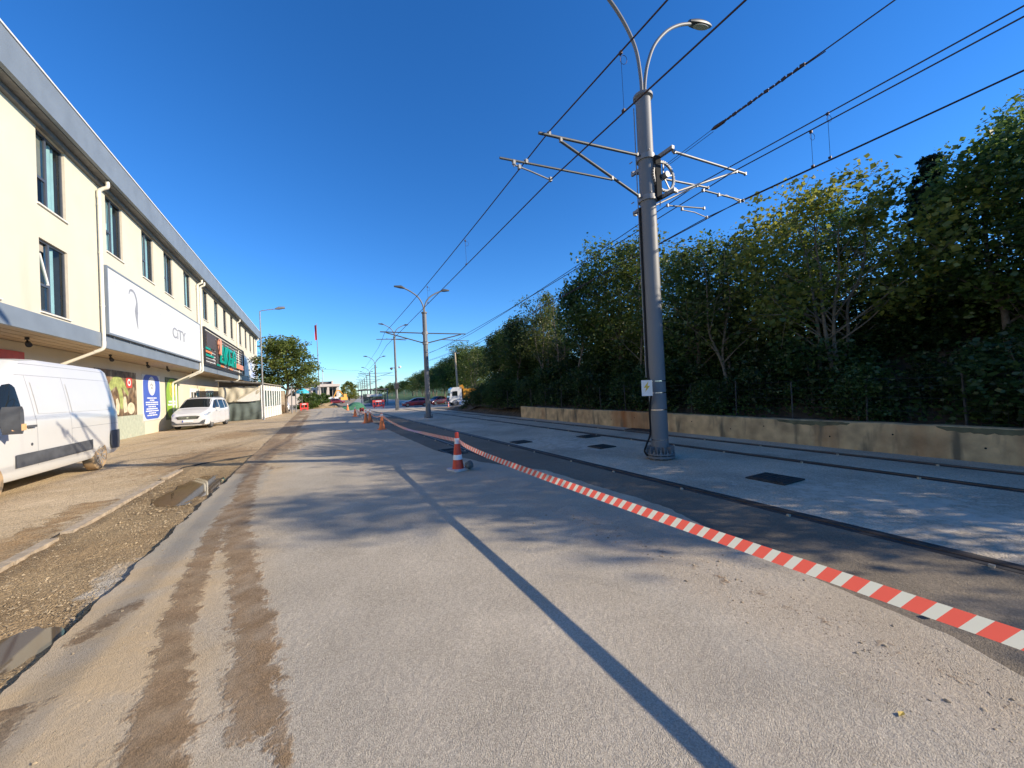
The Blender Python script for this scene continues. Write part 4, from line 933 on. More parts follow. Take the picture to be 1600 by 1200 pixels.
# ------------------------------------------------------------------ TRAM POLES AND WIRES
def clamp(mb, p, s=.05): mb.box(p, (s, s*1.3, s*1.7)); mb.cyl((p[0]-s, p[1], p[2]+s*.4), (p[0]+s, p[1], p[2]+s*.4), s*.35, 8)
def big_pole():
    t = thing('tram_pole', 'big grey tram pole nearest the viewer, with tensioning wheel, cantilever arms and twin street lamps', 'tram pole', (6.88, 6.21, -.08), 0, 'tram poles along the tracks')
    X0 = 6.88
    def w(x, z, y=6.21): return (x-X0, y-6.21, z+.08)
    mb = MB(); mb.tube([(0, 0, .06), (0, 0, 8.22)], [.19, .165], 28); mb.build('shaft', M['pole'], t, smooth=40)
    mb = MB(); mb.lathe([(.168, 8.14), (.205, 8.165), (.215, 8.17), (.215, 8.225), (.20, 8.24), (.10, 8.25)], (0, 0, 0), 28); mb.build('cap', M['pole'], t, smooth=25)
    mb = MB(); mb.lathe([(.31, .0), (.31, .05)], (0, 0, .03), 28); mb.lathe([(.31, .10), (.31, .135)], (0, 0, .0), 28)
    for k in range(12):
        a = 2*math.pi*k/12; mb.box((math.cos(a)*.245, math.sin(a)*.245, .20), (.12, .018, .16), rz=a)
    mb.build('base_flange', M['pole'], t, smooth=40)
    mb = MB()
    for k in range(12):
        a = 2*math.pi*(k+.5)/12; mb.cyl((math.cos(a)*.27, math.sin(a)*.27, .0), (math.cos(a)*.27, math.sin(a)*.27, .22), .014, 8); mb.cyl((math.cos(a)*.27, math.sin(a)*.27, .135), (math.cos(a)*.27, math.sin(a)*.27, .165), .027, 6)
    mb.build('anchor_bolts', M['galv'], t)
    # street lamps
    for nm, pts in (('lamp_arm', [(6.93, 8.15), (6.98, 8.55), (7.09, 8.97), (7.33, 9.48), (7.75, 9.97), (8.21, 10.31), (8.66, 10.53)]), ('lamp_arm', [(6.85, 8.15), (6.84, 8.6), (6.72, 9.2), (6.35, 9.72), (5.8, 10.12), (5.2, 10.32), (4.75, 10.36)])):
        mb = MB(); c = catmull([w(*p) for p in pts], 6); mb.tube(c, .038, 12); la = mb.build(nm, M['pole'], t, smooth=60)
        e = c[-1]; sx = 1 if pts[-1][0] > 7 else -1; rows = []
        for u in np.linspace(0, 1, 12):
            hw = .12*(math.sin(math.pi*min(1, u*.85+.12)))**.55; hh = .085*(math.sin(math.pi*min(1, u*.8+.15)))**.6
            rows.append([(e.x+sx*(u*.86-.05), e.y+hw*math.cos(a), e.z+.02+hh*max(-.45, math.sin(a))+u*.22*(sx > 0)) for a in np.linspace(0, 2*math.pi, 13)[:-1]])
        mb = MB(); mb.grid(rows, 0, closed=True); n = len(mb.v); mb.f.append(tuple(range(11, -1, -1))); mb.m.append(0); mb.f.append(tuple(n-12+i for i in range(12))); mb.m.append(0)
        mb.build('lamp_head', M['lampgrey'], la, smooth=50)
        mb = MB(); c2 = [(e.x+sx*(.40+.28*math.cos(a)), e.y+.085*math.sin(a), e.z-.022+(.10+.07*math.cos(a) if sx > 0 else 0)) for a in np.linspace(0, 2*math.pi, 20)[:-1]]; mb.extrude(c2, (0, 0, -.012)); mb.build('lamp_lens', M['lampglass'], la)
    # brackets
    for z in (6.72, 5.79):
        mb = MB(); mb.lathe([(.19, -.05), (.195, -.05), (.195, .05), (.19, .05)], w(X0, z), 24)
        mb.lathe([(.195, -.07), (.205, -.07), (.205, -.03), (.195, -.03)], w(X0, z), 24)
        for sx in (-1, 1):
            for yy in (5.95, 6.47): mb.cyl(w(X0+sx*.20, z, yy-.04), w(X0+sx*.20, z, yy+.04), .012, 6)
        mb.box(w(X0+.225, z, 6.2), (.075, 1.1, .075)); mb.box(w(X0+.225, z, 6.72), (.06, .3, .06)); mb.build('bracket', M['galv'], t, smooth=40)
    # left cantilever
    mb = MB(); mb.tube([w(4.03, 6.55), w(6.68, 6.745)], .030, 10); mb.build('top_tube', M['arm'], t, smooth=60)
    mb = MB(); mb.tube([w(4.54, 6.52), w(6.66, 5.79)], .030, 10); mb.build('strut', M['arm'], t, smooth=60)
    mb = MB(); mb.tube([w(3.16, 5.86), w(5.84, 6.02)], .022, 8); mb.build('registration_tube', M['arm'], t, smooth=60)
    mb = MB(); mb.tube([w(3.45, 5.80), w(3.8, 5.755), w(4.25, 5.68)], .015, 8); mb.tube([w(3.45, 5.9), w(3.45, 5.76)], .012, 6); mb.build('steady_arm', M['galv'], t, smooth=60)
    def clamps(ps, y, s_):
        for p in ps: mb = MB(); clamp(mb, w(*p, y), s_); mb.build('clamp', M['galv'], t)
    clamps(((4.27, 6.60), (4.54, 6.54), (5.84, 6.05), (3.45, 5.84), (3.56, 5.78), (4.25, 5.69), (3.72, 5.92), (6.62, 6.74), (6.6, 5.81)), 6.21, .045)
    # right side: a near and a far cantilever on the cross beams
    for y, tip, mid, reg0, reg1, st in ((5.7, (9.75, 6.73), (9.38, 6.70), (8.10, 5.99), (9.6, 6.03), (9.45, 5.98)), (6.9, (10.02, 7.02), (9.55, 6.98), (8.35, 6.22), (9.80, 6.40), (9.9, 6.16))):
        zt = 6.66 if y < 6 else 6.82
        mb = MB(); mb.tube([w(7.14, zt, y), w(*tip, y)], .028, 10); mb.build('top_tube', M['galv'], t, smooth=60)
        mb = MB(); mb.tube([w(7.14, 5.76, y), w(*mid, y)], .026, 10); mb.build('strut', M['galv'], t, smooth=60)
        mb = MB(); mb.tube([w(*reg0, y), w(*reg1, y)], .02, 8); mb.build('registration_tube', M['arm'], t, smooth=60)
        mb = MB(); mb.tube([w(reg0[0]+.55, reg0[1]-.02, y), w(st[0]-.5, st[1]+.06, y), w(*st, y)], .014, 8); mb.build('steady_arm', M['galv'], t, smooth=60)
        clamps((tip, mid, reg0, reg1, (reg0[0]+.55, reg0[1]), st, (7.2, zt), (7.2, 5.79)), y, .042)
    # tensioning wheel
    c = Vector(w(7.20, 6.28, 6.02)); mb = MB()
    mb.lathe([(.30, -.022), (.335, -.03), (.335, .03), (.30, .022), (.30, -.022)], c, 36, axis='Y', cap=False)
    for k in range(5): a = k*2*math.pi/5+.3; mb.box(c+Vector((math.cos(a)*.17, 0, math.sin(a)*.17)), (.30, .02, .03), ry=-a)
    for k in range(36): a = k*2*math.pi/36; mb.box(c+Vector((math.cos(a)*.34, 0, math.sin(a)*.34)), (.025, .05, .02), ry=-a)
    mb.cyl(c-Vector((0, .12, 0)), c+Vector((0, .1, 0)), .07, 12); mb.build('tension_wheel', M['galv'], t, smooth=40)
    mb = MB(); mb.box(w(X0+.13, 6.22, 6.05), (.16, .14, .95)); mb.build('wheel_slot', M['well'], t)
    mb = MB(); mb.tube([w(7.08, 6.3, 6.0), w(7.08, 5.6, 6.05)], .012, 6); mb.build('weight_cable', M['galv'], t)
    # switch box, cable and straps
    mb = MB(); mb.box(w(6.43, 1.52, 6.08), (.19, .22, .34), rz=.75); bo = mb.build('switch_box', M['whitemetal'], t)
    mb = MB(); q = Vector(w(6.43, 1.54, 6.08)); n = Vector((-math.sin(.75+.0), -math.cos(.75), 0)); n = Vector((math.sin(-.0-.0), -1, 0)); R3 = Matrix.Rotation(.75, 3, 'Z')
    for pts in ([(-.03, -.08), (.05, .02), (.01, .02), (.03, .10), (-.05, -.01), (-.01, -.01)],): mb.poly([q+R3 @ Vector((-.0965, -a*1.3, b*1.3)) for a, b in pts])
    mb.build('warning_mark', M['yellow'], bo)
    mb = MB(); mb.tube(catmull([w(6.70, 5.6, 6.29), w(6.70, 3, 6.29), w(6.695, 1.85, 6.285), w(6.66, 1.68, 6.2)], 6), .022, 8); mb.tube(catmull([w(6.62, 1.34, 6.15), w(6.69, 1.0, 6.285), w(6.69, .5, 6.29), w(6.60, .25, 6.33), w(6.54, .10, 6.34), w(6.58, .0, 6.3)], 6), .022, 8); mb.build('cable', M['well'], t, smooth=60)
    mb = MB(); mb.tube([w(6.705, 7.9, 6.33), w(6.685, 1.75, 6.33)], .012, 6); mb.build('conduit', M['galv'], t)
    for z in (1.66, 1.40, 1.02, .35): MB().lathe([(.184, -.008), (.193, -.008), (.193, .008), (.184, .008)], w(X0, z), 24).build('steel_strap', M['chrome'], t)
    return t
big_pole()

def tram_pole(loc, h, lab, k=1.0, arms=True, lamps=True, r=.17, rz=0, parts=True):
    """plain pole of the row: shaft, flange, two cantilevers, twin lamps; h = cap height, k = overall scale of the arms"""
    t = thing('tram_pole', lab, 'tram pole', loc, rz, 'tram poles along the tracks')
    mb = MB(); mb.tube([(0, 0, 0), (0, 0, h)], [r, r*.85], 16); mb.lathe([(r*.85, h-.05), (r*1.15, h), (r*1.15, h+.07), (r*.4, h+.09)], (0, 0, 0), 16); mb.build('shaft', M['pole'], t, smooth=40)
    mb = MB(); mb.lathe([(r*1.7, .0), (r*1.7, .05)], (0, 0, .05), 16)
    for q in range(8): a = q*math.pi/4; mb.cyl((math.cos(a)*r*1.5, math.sin(a)*r*1.5, -.02), (math.cos(a)*r*1.5, math.sin(a)*r*1.5, .25), .02, 6)
    mb.build('base_flange', M['pole'], t)
    if lamps:
        for sx in (-1, 1):
            e = 1.95 if sx < 0 else 1.85
            mb = MB(); mb.tube(catmull([(sx*.04, 0, h), (sx*.06*k, 0, h+.5*k), (sx*.35*k, 0, h+1.05*k), (sx*.85*k, 0, h+1.42*k), (sx*1.3*k, 0, h+1.62*k)], 5), .04*k+.008, 8); la = mb.build('lamp_arm', M['pole'], t, smooth=60)
            mb = MB(); mb.tube([(sx*1.25*k, 0, h+1.62*k), (sx*1.5*k, 0, h+1.69*k), (sx*e*k, 0, h+1.70*k)], [.05*k, .11*k, .05*k], 10); mb.build('lamp_head', M['lampgrey'], la, smooth=60)
    if arms:
        z = h-1.38*k; z2 = z-.68*k
        for sx in (-1, 1):
            mb = MB(); mb.tube([(sx*.1, 0, z), (sx*2.95*k, 0, z+.02)], .032*k+.006, 8); mb.build('top_tube', M['arm'], t, smooth=60)
            mb = MB(); mb.tube([(sx*.1, 0, z2), (sx*2.6*k, 0, z-.02)], .032*k+.006, 8); mb.build('strut', M['arm'], t, smooth=60)
            mb = MB(); mb.tube([(sx*1.1*k, 0, z2+.27*k), (sx*3.2*k, 0, z2+.2*k)], .022*k+.004, 6); mb.build('registration_tube', M['arm'], t, smooth=60)
        mb = MB(); mb.lathe([(r, z-.1), (r*1.15, z-.1), (r*1.15, z+.1), (r, z+.1)], (0, 0, 0), 14); mb.lathe([(r, z2-.1), (r*1.15, z2-.1), (r*1.15, z2+.1), (r, z2+.1)], (0, 0, 0), 14); mb.box((0, -r*.75, (z+z2)/2), (.16, .2, .5)); mb.build('bracket', M['galv'], t)
    return t
tram_pole((6.70, 25.29, -.08), 6.98, 'second grey tram pole, left of the dump truck, with twin lamps and two long arms', .97)
p3 = tram_pole((7.47, 40.19, -.08), 7.45, 'thin pole with dark foot, signal box and two cameras left of the second tram pole', .78, arms=False, r=.12)
mb = MB(); mb.bx(-.16, .16, -.16, .16, 0, 1.2); mb.build('dark_foot', M['plastic'], p3)
mb = MB(); mb.bx(-.2, .2, -.3, .15, 2.2, 2.75); mb.build('signal_box', M['black'], p3)
mb = MB(); mb.cyl((0, 0, 7.25), (1.1, -.2, 7.15), .03, 6); mb.cyl((0, 0, 7.2), (-.85, -.2, 7.26), .03, 6); mb.build('cross_arm', M['arm'], p3)
for sx in (-1, 1):
    mb = MB(); mb.tube([(0, 0, 4.3), (sx*.4, 0, 4.35)], .03, 6); mb.lathe([(.02, -.14), (.13, -.05), (.15, .05), (.08, .12)], (sx*.42, 0, 4.25 if sx < 0 else 4.4), 10); mb.build('camera', M['whitemetal'] if sx > 0 else M['plastic'], p3, smooth=60)
far = [((13.4, 98, -.7), 'distant tram pole rising behind the red and white barrier'), ((17.0, 138, -.7), 'distant tram pole behind the tram stop roof, first of the far row'), ((18.9, 163, -.7), 'distant tram pole behind the tram stop roof, second of the far row'),
       ((21.0, 190, -.7), 'distant tram pole behind the tram stop roof, third of the far row'), ((23.2, 219, -.7), 'distant tram pole left of the tram stop, fourth of the far row'), ((25.2, 248, -.7), 'distant tram pole left of the tram stop, fifth of the far row'), ((27.0, 282, -.7), 'farthest tram pole, a faint line above the green heap')]
for i, (l, lab) in enumerate(far): tram_pole(l, 9.3, lab, 1.35, r=.2, rz=RAD(-4))

def wire(name, lab, pts, r=.011, cat='overhead wire', group='overhead tram wires', sub=6, sag=0):
    mb = MB(); P = []
    for a, b in zip(pts[:-1], pts[1:]):
        a, b = Vector(a), Vector(b)
        for k in range(sub): u = k/sub; p = a.lerp(b, u); p.z -= sag*4*u*(1-u); P.append(p)
    P.append(Vector(pts[-1])); mb.tube(P, r, 6); return tag(mb.build(name, M['wire'], smooth=60), lab, cat, group)
def dropper(mb, x, y, z1, z0, loop=True):
    mb.tube([(x, y, z1), (x+.01, y, z0)], .004, 4)
    if loop: mb.tube([(x+.05+.05*math.cos(a), y-.05*math.cos(a)*.4, z1-.09+.07*math.sin(a)) for a in np.linspace(0, 6.28, 12)], .004, 4)
    mb.box((x, y, z1), (.03, .05, .05)); mb.box((x, y, z0), (.03, .05, .04))
m1 = wire('messenger_wire', 'upper overhead wire resting on the left arm of the big grey pole', [(4.28, -26, 6.75), (4.27, 6.21, 6.64), (4.1, 25.29, 5.50), (5.6, 40, 5.9), (10.4, 98, 7.4)], .013, sag=.12)
mb = MB()
for y in (4.24, 11.0, 15.5): dropper(mb, 4.28, y, 6.62 if y < 6 else 6.62-(y-6.21)*.06-.1, 5.74 if y < 6 else 5.72-(y-6.21)*.045)
mb.build('dropper', M['wire'], m1)
wire('contact_wire', 'lower overhead wire passing under the left arm of the big grey pole', [(4.30, -26, 5.78), (4.25, 6.21, 5.68), (4.2, 25.29, 4.72), (5.7, 40, 5.0), (10.5, 98, 6.3)], .012)
m2 = wire('messenger_wire', 'uppermost overhead wire on the right, held by the rear right arm of the big pole', [(9.75, -26, 7.2), (9.55, 6.9, 7.0), (10.0, 25.29, 5.62), (11.5, 42, 6.0)], .013, sag=.08)
m3 = wire('messenger_wire', 'second overhead wire on the right, held by the front right arm of the big pole', [(9.5, -26, 6.95), (9.38, 5.7, 6.74), (9.6, 25.29, 5.58), (11.4, 42, 5.9)], .013, sag=.08)
mb = MB(); dropper(mb, 9.5, 3.85, 6.95, 6.05); mb.build('dropper', M['wire'], m2)
mb = MB(); dropper(mb, 9.42, 4.12, 6.72, 6.0); mb.build('dropper', M['wire'], m3)
wire('contact_wire', 'lowest overhead wire on the right, on the front right steady arm', [(9.5, -26, 6.05), (9.45, 5.7, 5.98), (9.7, 25.29, 4.72), (11.3, 42, 5.1)], .012)
wire('contact_wire', 'lowest overhead wire on the right, on the rear right steady arm', [(9.52, -26, 6.04), (9.53, 1, 6.02), (9.9, 6.9, 6.16), (10.1, 25.29, 4.74), (11.5, 42, 5.1)], .012)
# terminating wire with its splice bundle
tw = wire('anchor_wire', 'thick spliced anchor wire running from the tensioning wheel up to the right', [(9.6, -9, 9.0), (8.22, 2.36, 7.40)], .012, group=None)
mb = MB(); mb.tube([(8.22, 2.36, 7.40), (7.82, 5.1, 7.01)], .011, 6); mb.tube([(8.20, 3.3, 7.32), (7.83, 4.9, 7.05)], .009, 6)
for k in range(16):
    u = .45+.53*k/15; p = Vector((8.22, 2.36, 7.40)).lerp(Vector((7.82, 5.1, 7.01)), u); mb.box(p+Vector((0, 0, .012)), (.03, .08, .035+.02*(k % 3 == 0)), rz=.14, rx=-.14+random.Random(k).uniform(-.3, .3))
mb.lathe([(.01, -.16), (.035, -.1), (.04, .1), (.015, .18)], (7.83, 5.06, 7.03), 8, axis='Y'); mb.build('splice', M['wire'], tw)
mb = MB(); mb.tube([(7.81, 5.2, 7.02), (7.28, 6.05, 6.56)], .006, 5); mb.tube([(7.83, 5.2, 6.97), (7.24, 6.05, 6.48)], .006, 5); mb.build('tension_cable', M['wire'], tw)
wire('span_wire', 'thin span wire crossing the street from the flagpole to the distant tram poles', [(-1.1, 78, 7.3), (3.2, 80, 6.75), (9.0, 90, 7.1)], .02, group=None, sag=.25)

# ------------------------------------------------------------------ CONES, TAPE
def cone(loc, lab, kind, rz=0, rock=False):
    red = kind == 'red'; t = thing('traffic_cone', lab, 'traffic cone', loc, rz, 'traffic cones along the tape')
    b = .19 if red else .17
    mb = MB(); mb.extrude([(x*b+0, y*b, 0) for x, y in ((1, .75), (.75, 1), (-.75, 1), (-1, .75), (-1, -.75), (-.75, -1), (.75, -1), (1, -.75))], (0, 0, .035)); mb.build('base', M['conebase' if red else 'coneorange'], t)
    cm = M['conered' if red else 'coneorange']
    if red: prof = [(.125, .035), (.115, .08), (.086, .30), (.074, .42), (.052, .56), (.046, .60), (.046, .67), (.040, .68), (.040, .77), (.02, .785)]
    else: prof = [(.15, .035), (.135, .08), (.085, .36), (.05, .60), (.045, .66), (.04, .74), (.02, .77)]
    MB().lathe(prof, (0, 0, 0), 24).build('cone_body', cm, t, smooth=50)
    def rad(z): return float(np.interp(z, [p[1] for p in prof], [p[0] for p in prof]))+.002
    for a, c in (((.22, .32), (.545, .66)) if red else ((.60, .745),)):
        MB().lathe([(rad(a), a), (rad((a+c)/2), (a+c)/2), (rad(c), c)], (0, 0, 0), 24).build('reflective_band', M['reflect'], t, smooth=50)
    return t
cone((2.61, 7.68, 0), 'red and white banded traffic cone nearest the viewer, with a stone on its base', 'red', .3)
cone((2.75, 18.71, 0), 'orange traffic cone with white top, second along the tape', 'orange', .2)
cone((2.62, 23.8, 0), 'orange traffic cone standing close behind the second cone', 'orange', .5)
cone((2.9, 24.2, 0), 'slim orange traffic cone with yellowish tip just right of the third cone', 'orange', .1)
cone((2.74, 31.82, 0), 'faded orange traffic cone beside the folding stand', 'orange', .3)
cone((3.25, 46.5, 0), 'small far orange traffic cone in front of the green heap', 'orange')
cone((2.50, -2.6, 0), 'red and white banded traffic cone behind the viewer holding the tape end', 'red', .1)
cone((18.4, 66, -.7), 'pinkish far cone right of the red hatchback', 'red')
cone((17.6, 55.0, -.7), 'small far cone in front of the dump truck wheel', 'red')
mb = MB(); pebble(mb, (0, 0, .07), .13); pebble(mb, (.03, .02, .11), .09)
st = mb.build('stone', M['rock'], smooth=80); st.location = (2.80, 7.52, .03); tag(st, 'grey lump of rock weighing down the base of the striped cone', 'stone')
# tape: upright ribbon with slow twist
P = [(2.50, -2.6, .64), (2.48, -1.2, .58), (2.48, .47, .551), (2.48, 1.9, .541), (2.48, 3.42, .539), (2.49, 4.95, .543), (2.53, 6.1, .545), (2.58, 7.1, .57), (2.645, 7.68, .60), (2.66, 8.1, .585), (2.7, 9.4, .53), (2.74, 11, .475), (2.8, 13.1, .40), (2.8, 14.8, .41), (2.78, 16.5, .48), (2.76, 18.2, .60), (2.75, 18.9, .64), (2.8, 20.5, .5), (2.85, 22.4, .47), (2.8, 24.1, .62), (2.75, 27, .45), (2.74, 29, .47), (2.74, 31.8, .6)]
c = catmull(P, 10); rows = []; us = []; u = 0
for i, p in enumerate(c):
    if i: u += (p-c[i-1]).length
    tw_ = .12*math.sin(p.y*.5)+(.9*math.exp(-((p.y-12.5)/1.6)**2))+.12*noise.noise(Vector((0, p.y, 3)))
    up = Vector((math.sin(tw_+.16), 0, math.cos(tw_+.16)))*.039; rows.append([p-up, p+up]); us.append(u)
mb = MB(); mb.grid(rows); o = mb.build('barrier_tape', M['tape'], smooth=60)
uvl = o.data.uv_layers.new(name='UVMap')
for poly in o.data.polygons:
    for li in poly.loop_indices: vi = o.data.loops[li].vertex_index; uvl.data[li].uv = (us[vi//2]/.118, vi % 2)
tag(o, 'red and white striped barrier tape stretched between the traffic cones', 'barrier tape')
t = thing('folding_stand', 'small grey and white folding stand beside the far orange cones', 'stand', (2.9, 28.6, 0))
mb = MB()
for a in range(3): q = a*2.1+.4; mb.tube([(0, 0, .72), (math.cos(q)*.3, math.sin(q)*.3, 0)], .022, 6)
mb.build('legs', M['galv'], t); mb = MB(); mb.box((0, 0, .62), (.3, .05, .25), rz=.3); mb.build('board', M['conered'], t)
tag(MB().poly([(0, 0, 0), (.022, .012, .006), (.05, 0, .002), (.026, -.014, .007)]).build('fallen_leaf', M['leafdry'], loc=(2.42, .83, .005)), 'yellow fallen leaf lying on the road by the tape', 'leaf')
t = thing('clod', 'dark clod of soil on the concrete below the tape', 'clod', (2.95, 1.1, -.0))
mb = MB(); pebble(mb, (0, 0, .008), .028); mb.build('lump', M['soil'], t, smooth=80); t.location = (3.62, 1.55, -.075)

# ------------------------------------------------------------------ LEFT STREET FURNITURE AND ANNEX
def street_lamp(loc, h, reach, rise, lab, r=.07):
    t = thing('street_lamp', lab, 'street lamp', loc)
    mb = MB(); mb.tube([(0, 0, -.05), (.0, 0, h*.45), (0, 0, h)], [r, r*.8, r*.55], 12); mb.cyl((0, 0, 0), (0, 0, .25), r*1.25, 12); mb.build('pole', M['galv'], t, smooth=60)
    mb = MB(); mb.tube(catmull([(0, 0, h-.05), (.06, 0, h+.03), (.3, 0, h+.1), (reach*.75, 0, h+rise*.75)], 5), .032, 8); a = mb.build('arm', M['galv'], t, smooth=60)
    mb = MB(); mb.tube([(reach*.6, 0, h+rise*.62), (reach*.75, 0, h+rise*.82), (reach, 0, h+rise)], [.05, .13, .09], 10); mb.build('lamp_head', M['galv'], a, smooth=60)
    return t
street_lamp((-3.64, 36.4, -.02), 8.72, 1.75, .40, 'tall thin grey street lamp beside the tarp annex, left of the tree')
t = street_lamp((-.95, 110, -.75), 6.6, 1.2, .2, 'far white street lamp post in front of the columned building', .16)
an = thing('annex', 'makeshift annex with beige and grey tarps and greenish glazing beside the street lamp', 'annex', (0, 0, 0))
A = Vector((-6.85, 38.6)); Bp = Vector((-3.98, 38.3))
def tarp(name, matl, u0, u1, zt, zb, amp, seed, off=0, nx=40, nz=14):
    rows = []; d = (Bp-A); nrm = Vector((d.y, -d.x)).normalized(); nrm = nrm if nrm.y < 0 else -nrm
    for j in range(nz):
        v = j/(nz-1); r = []
        for i in range(nx):
            u = u0+(u1-u0)*i/(nx-1); top, bot = zt(u), zb(u); p = A+d*u; fold = amp*(noise.noise(Vector((u*6+seed, v*1.5, seed)))+.5*math.sin(u*30+v*3+seed)*v)
            p = p+nrm*(off+fold+.12*math.sin(math.pi*v)); r.append((p.x, p.y, top+(bot-top)*v))
        rows.append(r)
    return MB().grid(rows).build(name, matl, an, smooth=70)
tarp('lower_tarp', M['tarp_green'], 0, 1, lambda u: 1.62-.12*math.sin(math.pi*u), lambda u: .0, .10, 1)
tarp('upper_tarp', M['tarp_beige'], .0, 1, lambda u: 2.78, lambda u: 1.60-.1*math.sin(math.pi*u), .12, 4, .04)
rows = [[A.lerp(Bp, u).to_3d()+Vector((-.0, -.22, z)) for u, z in zip(np.linspace(.38, .985, 14), np.linspace(1.62, 2.60, 14))], [A.lerp(Bp, u).to_3d()+Vector((0, -.22, 1.60-.08*math.sin(math.pi*q/13))) for q, u in enumerate(np.linspace(.38, .985, 14))]]
MB().grid(rows).build('plastic_sheet', M['plastic_sheet'], an)
mb = MB(); mb.tube([(*(A.lerp(Bp, .37)+Vector((0, -.27))), 1.6), (*(A.lerp(Bp, .97)+Vector((0, -.27))), 2.66)], .06, 6); mb.build('rolled_edge', M['tarp_beige'], an)
mb = MB(); mb.extrude([(-7.0, 38.1, 3.30), (-3.75, 37.95, 2.96), (-2.95, 47.2, 2.90), (-6.9, 47.2, 3.5)], (0, 0, .07)); mb.build('roof', M['annexroof'], an)
mb = MB(); mb.extrude([(-7.0, 38.05, 3.22), (-3.72, 37.9, 2.88), (-3.72, 37.9, 2.99), (-7.0, 38.05, 3.33)], (0, .04, 0)); mb.build('roof_edge', M['post'], an)
mb = MB(); mb.poly([(*A, 2.72), (*Bp, 2.72), (*Bp, 2.95), (*A, 3.28)]); mb.build('dark_gap', M['room'], an)
F0, F1 = Vector((-3.95, 38.32)), Vector((-3.15, 46.8))
mb = MB()
for k in range(9):
    p = F0.lerp(F1, k/8); mb.tube([(*p, 0), (*p, 2.9)], .05, 6)
for z in (.06, .95, 2.45, 2.85): mb.tube([(*F0, z), (*F1, z)], .04, 6)
mb.build('frame', M['whitemetal'], an)
mb = MB(); mb.poly([(*F0, .95), (*F1, .95), (*F1, 2.45), (*F0, 2.45)]); mb.build('glazing', M['greenglass'], an)
mb = MB(); mb.poly([(F0.x-.01, F0.y, 0), (F1.x-.01, F1.y, 0), (F1.x-.01, F1.y, .95), (F0.x-.01, F0.y, .95)]); mb.poly([(F0.x-.01, F0.y, 2.45), (F1.x-.01, F1.y, 2.45), (F1.x-.01, F1.y, 2.9), (F0.x-.01, F0.y, 2.9)]); mb.build('lower_panel', M['wallg'], an)
mb = MB(); mb.bx(-3.9, -3.86, 38.7, 39.9, .1, .9); mb.build('white_notice', M['whitemetal'], an)
mb = MB(); mb.bx(-6.9, -3.2, 46.9, 47, 0, 2.9); mb.bx(-6.9, -6.85, 38.65, 46.9, 0, 3.25); mb.build('back_wall', M['wallg'], an)
mb = MB(); mb.bx(-3.6, -3.0, 49.0, 52.0, 0, 2.5); sh = tag(mb.build('wooden_hut', M['kerb']), 'narrow tan hut wall between the annex and the tree trunk', 'hut')
MB().bx(-3.62, -2.98, 48.98, 52.02, 0, .95).build('brown_dado', M['foodphoto'], sh)
for i, (x, y, h_, lab) in enumerate(((-2.25, 49.0, 3.0, 'white leaning post in front of the white car'), (-2.0, 53, 2.9, 'grey post just right of the white leaning post'))):
    tag(MB().tube([(0, 0, 0), (.03, 0, h_)], .06, 8).build('post', M['galv'], smooth=60, loc=(x, y, -.02)), lab, 'post')
def barrier(loc, w, h, lab, rz=0, cols=3):
    t = thing('safety_barrier', lab, 'barrier', loc, rz, 'red safety barriers')
    mb = MB(); mb.box((0, 0, h*.86), (w, .12, h*.28)); mb.box((0, 0, h*.28), (w, .14, h*.22))
    for k in range(cols+1): mb.box((-w/2+.06+(w-.12)*k/cols, 0, h*.5), (.12, .11, h*.6))
    mb.build('panel', M['barrier'], t); mb = MB()
    for sx in (-1, 1): mb.box((sx*w*.38, 0, h*.08), (.18, .5, h*.16))
    mb.build('foot', M['barrier'], t); mb = MB(); mb.box((0, -.065, h*.86), (w*.5, .006, h*.12)); mb.build('reflective_strip', M['reflect'], t); return t
barrier((-1.2, 56.3, -.02), .95, .95, 'red barrier with a triangular sign beside the left lamp posts', 0, 2)
barrier((9.6, 68, -.7), 1.9, 1.35, 'red and white barrier in front of the tram stop', -.1, 4)
barrier((2.4, 108, -.75), 3.2, .9, 'low red barrier far away in front of the columned building', 0, 5)
t = thing('parasol', 'teal parasol above the hedge right of the left tree', 'parasol', (-1.75, 70, -.7))
mb = MB(); mb.lathe([(1.05, 3.0), (.98, 3.3), (.6, 3.62), (.05, 3.9)], (0, 0, 0), 10); mb.build('canopy', M['umbrella_teal'], t, smooth=20); mb = MB(); mb.cyl((0, 0, 0), (0, 0, 3.7), .03, 6); mb.build('pole', M['galv'], t)
t = thing('flagpole', 'tall thin flagpole with a drooping red flag', 'flagpole', (1.25, 112, -.75))
mb = MB(); mb.tube([(0, 0, 0), (-.1, 0, 21.6)], [.16, .07], 8); mb.build('pole', M['galv'], t, smooth=60)
rows = []
for j in range(14):
    v = j/13; rows.append([(-.1-(.55*u)*(1-.3*v)+.07*math.sin(u*14+v*3), .22*math.sin(u*9+v*2), 21.2-3.9*v-.2*u) for u in np.linspace(0, 1, 10)])
MB().grid(rows).build('flag', M['flagred'], t, smooth=70)
t = thing('banner_flag', 'narrow dark and white pennant beside the flagpole', 'flag', (2.2, 112, -.75)); rows = [[(.25*math.sin(v*4)*.3-.2*u, 0, 9.6-4*v) for u in (0, .5, 1)] for v in np.linspace(0, 1, 10)]
MB().grid(rows).build('cloth', M['signwhite'], t); MB().cyl((-.1, 0, 0), (-.1, 0, 9.7), .04, 6).build('pole', M['galv'], t)
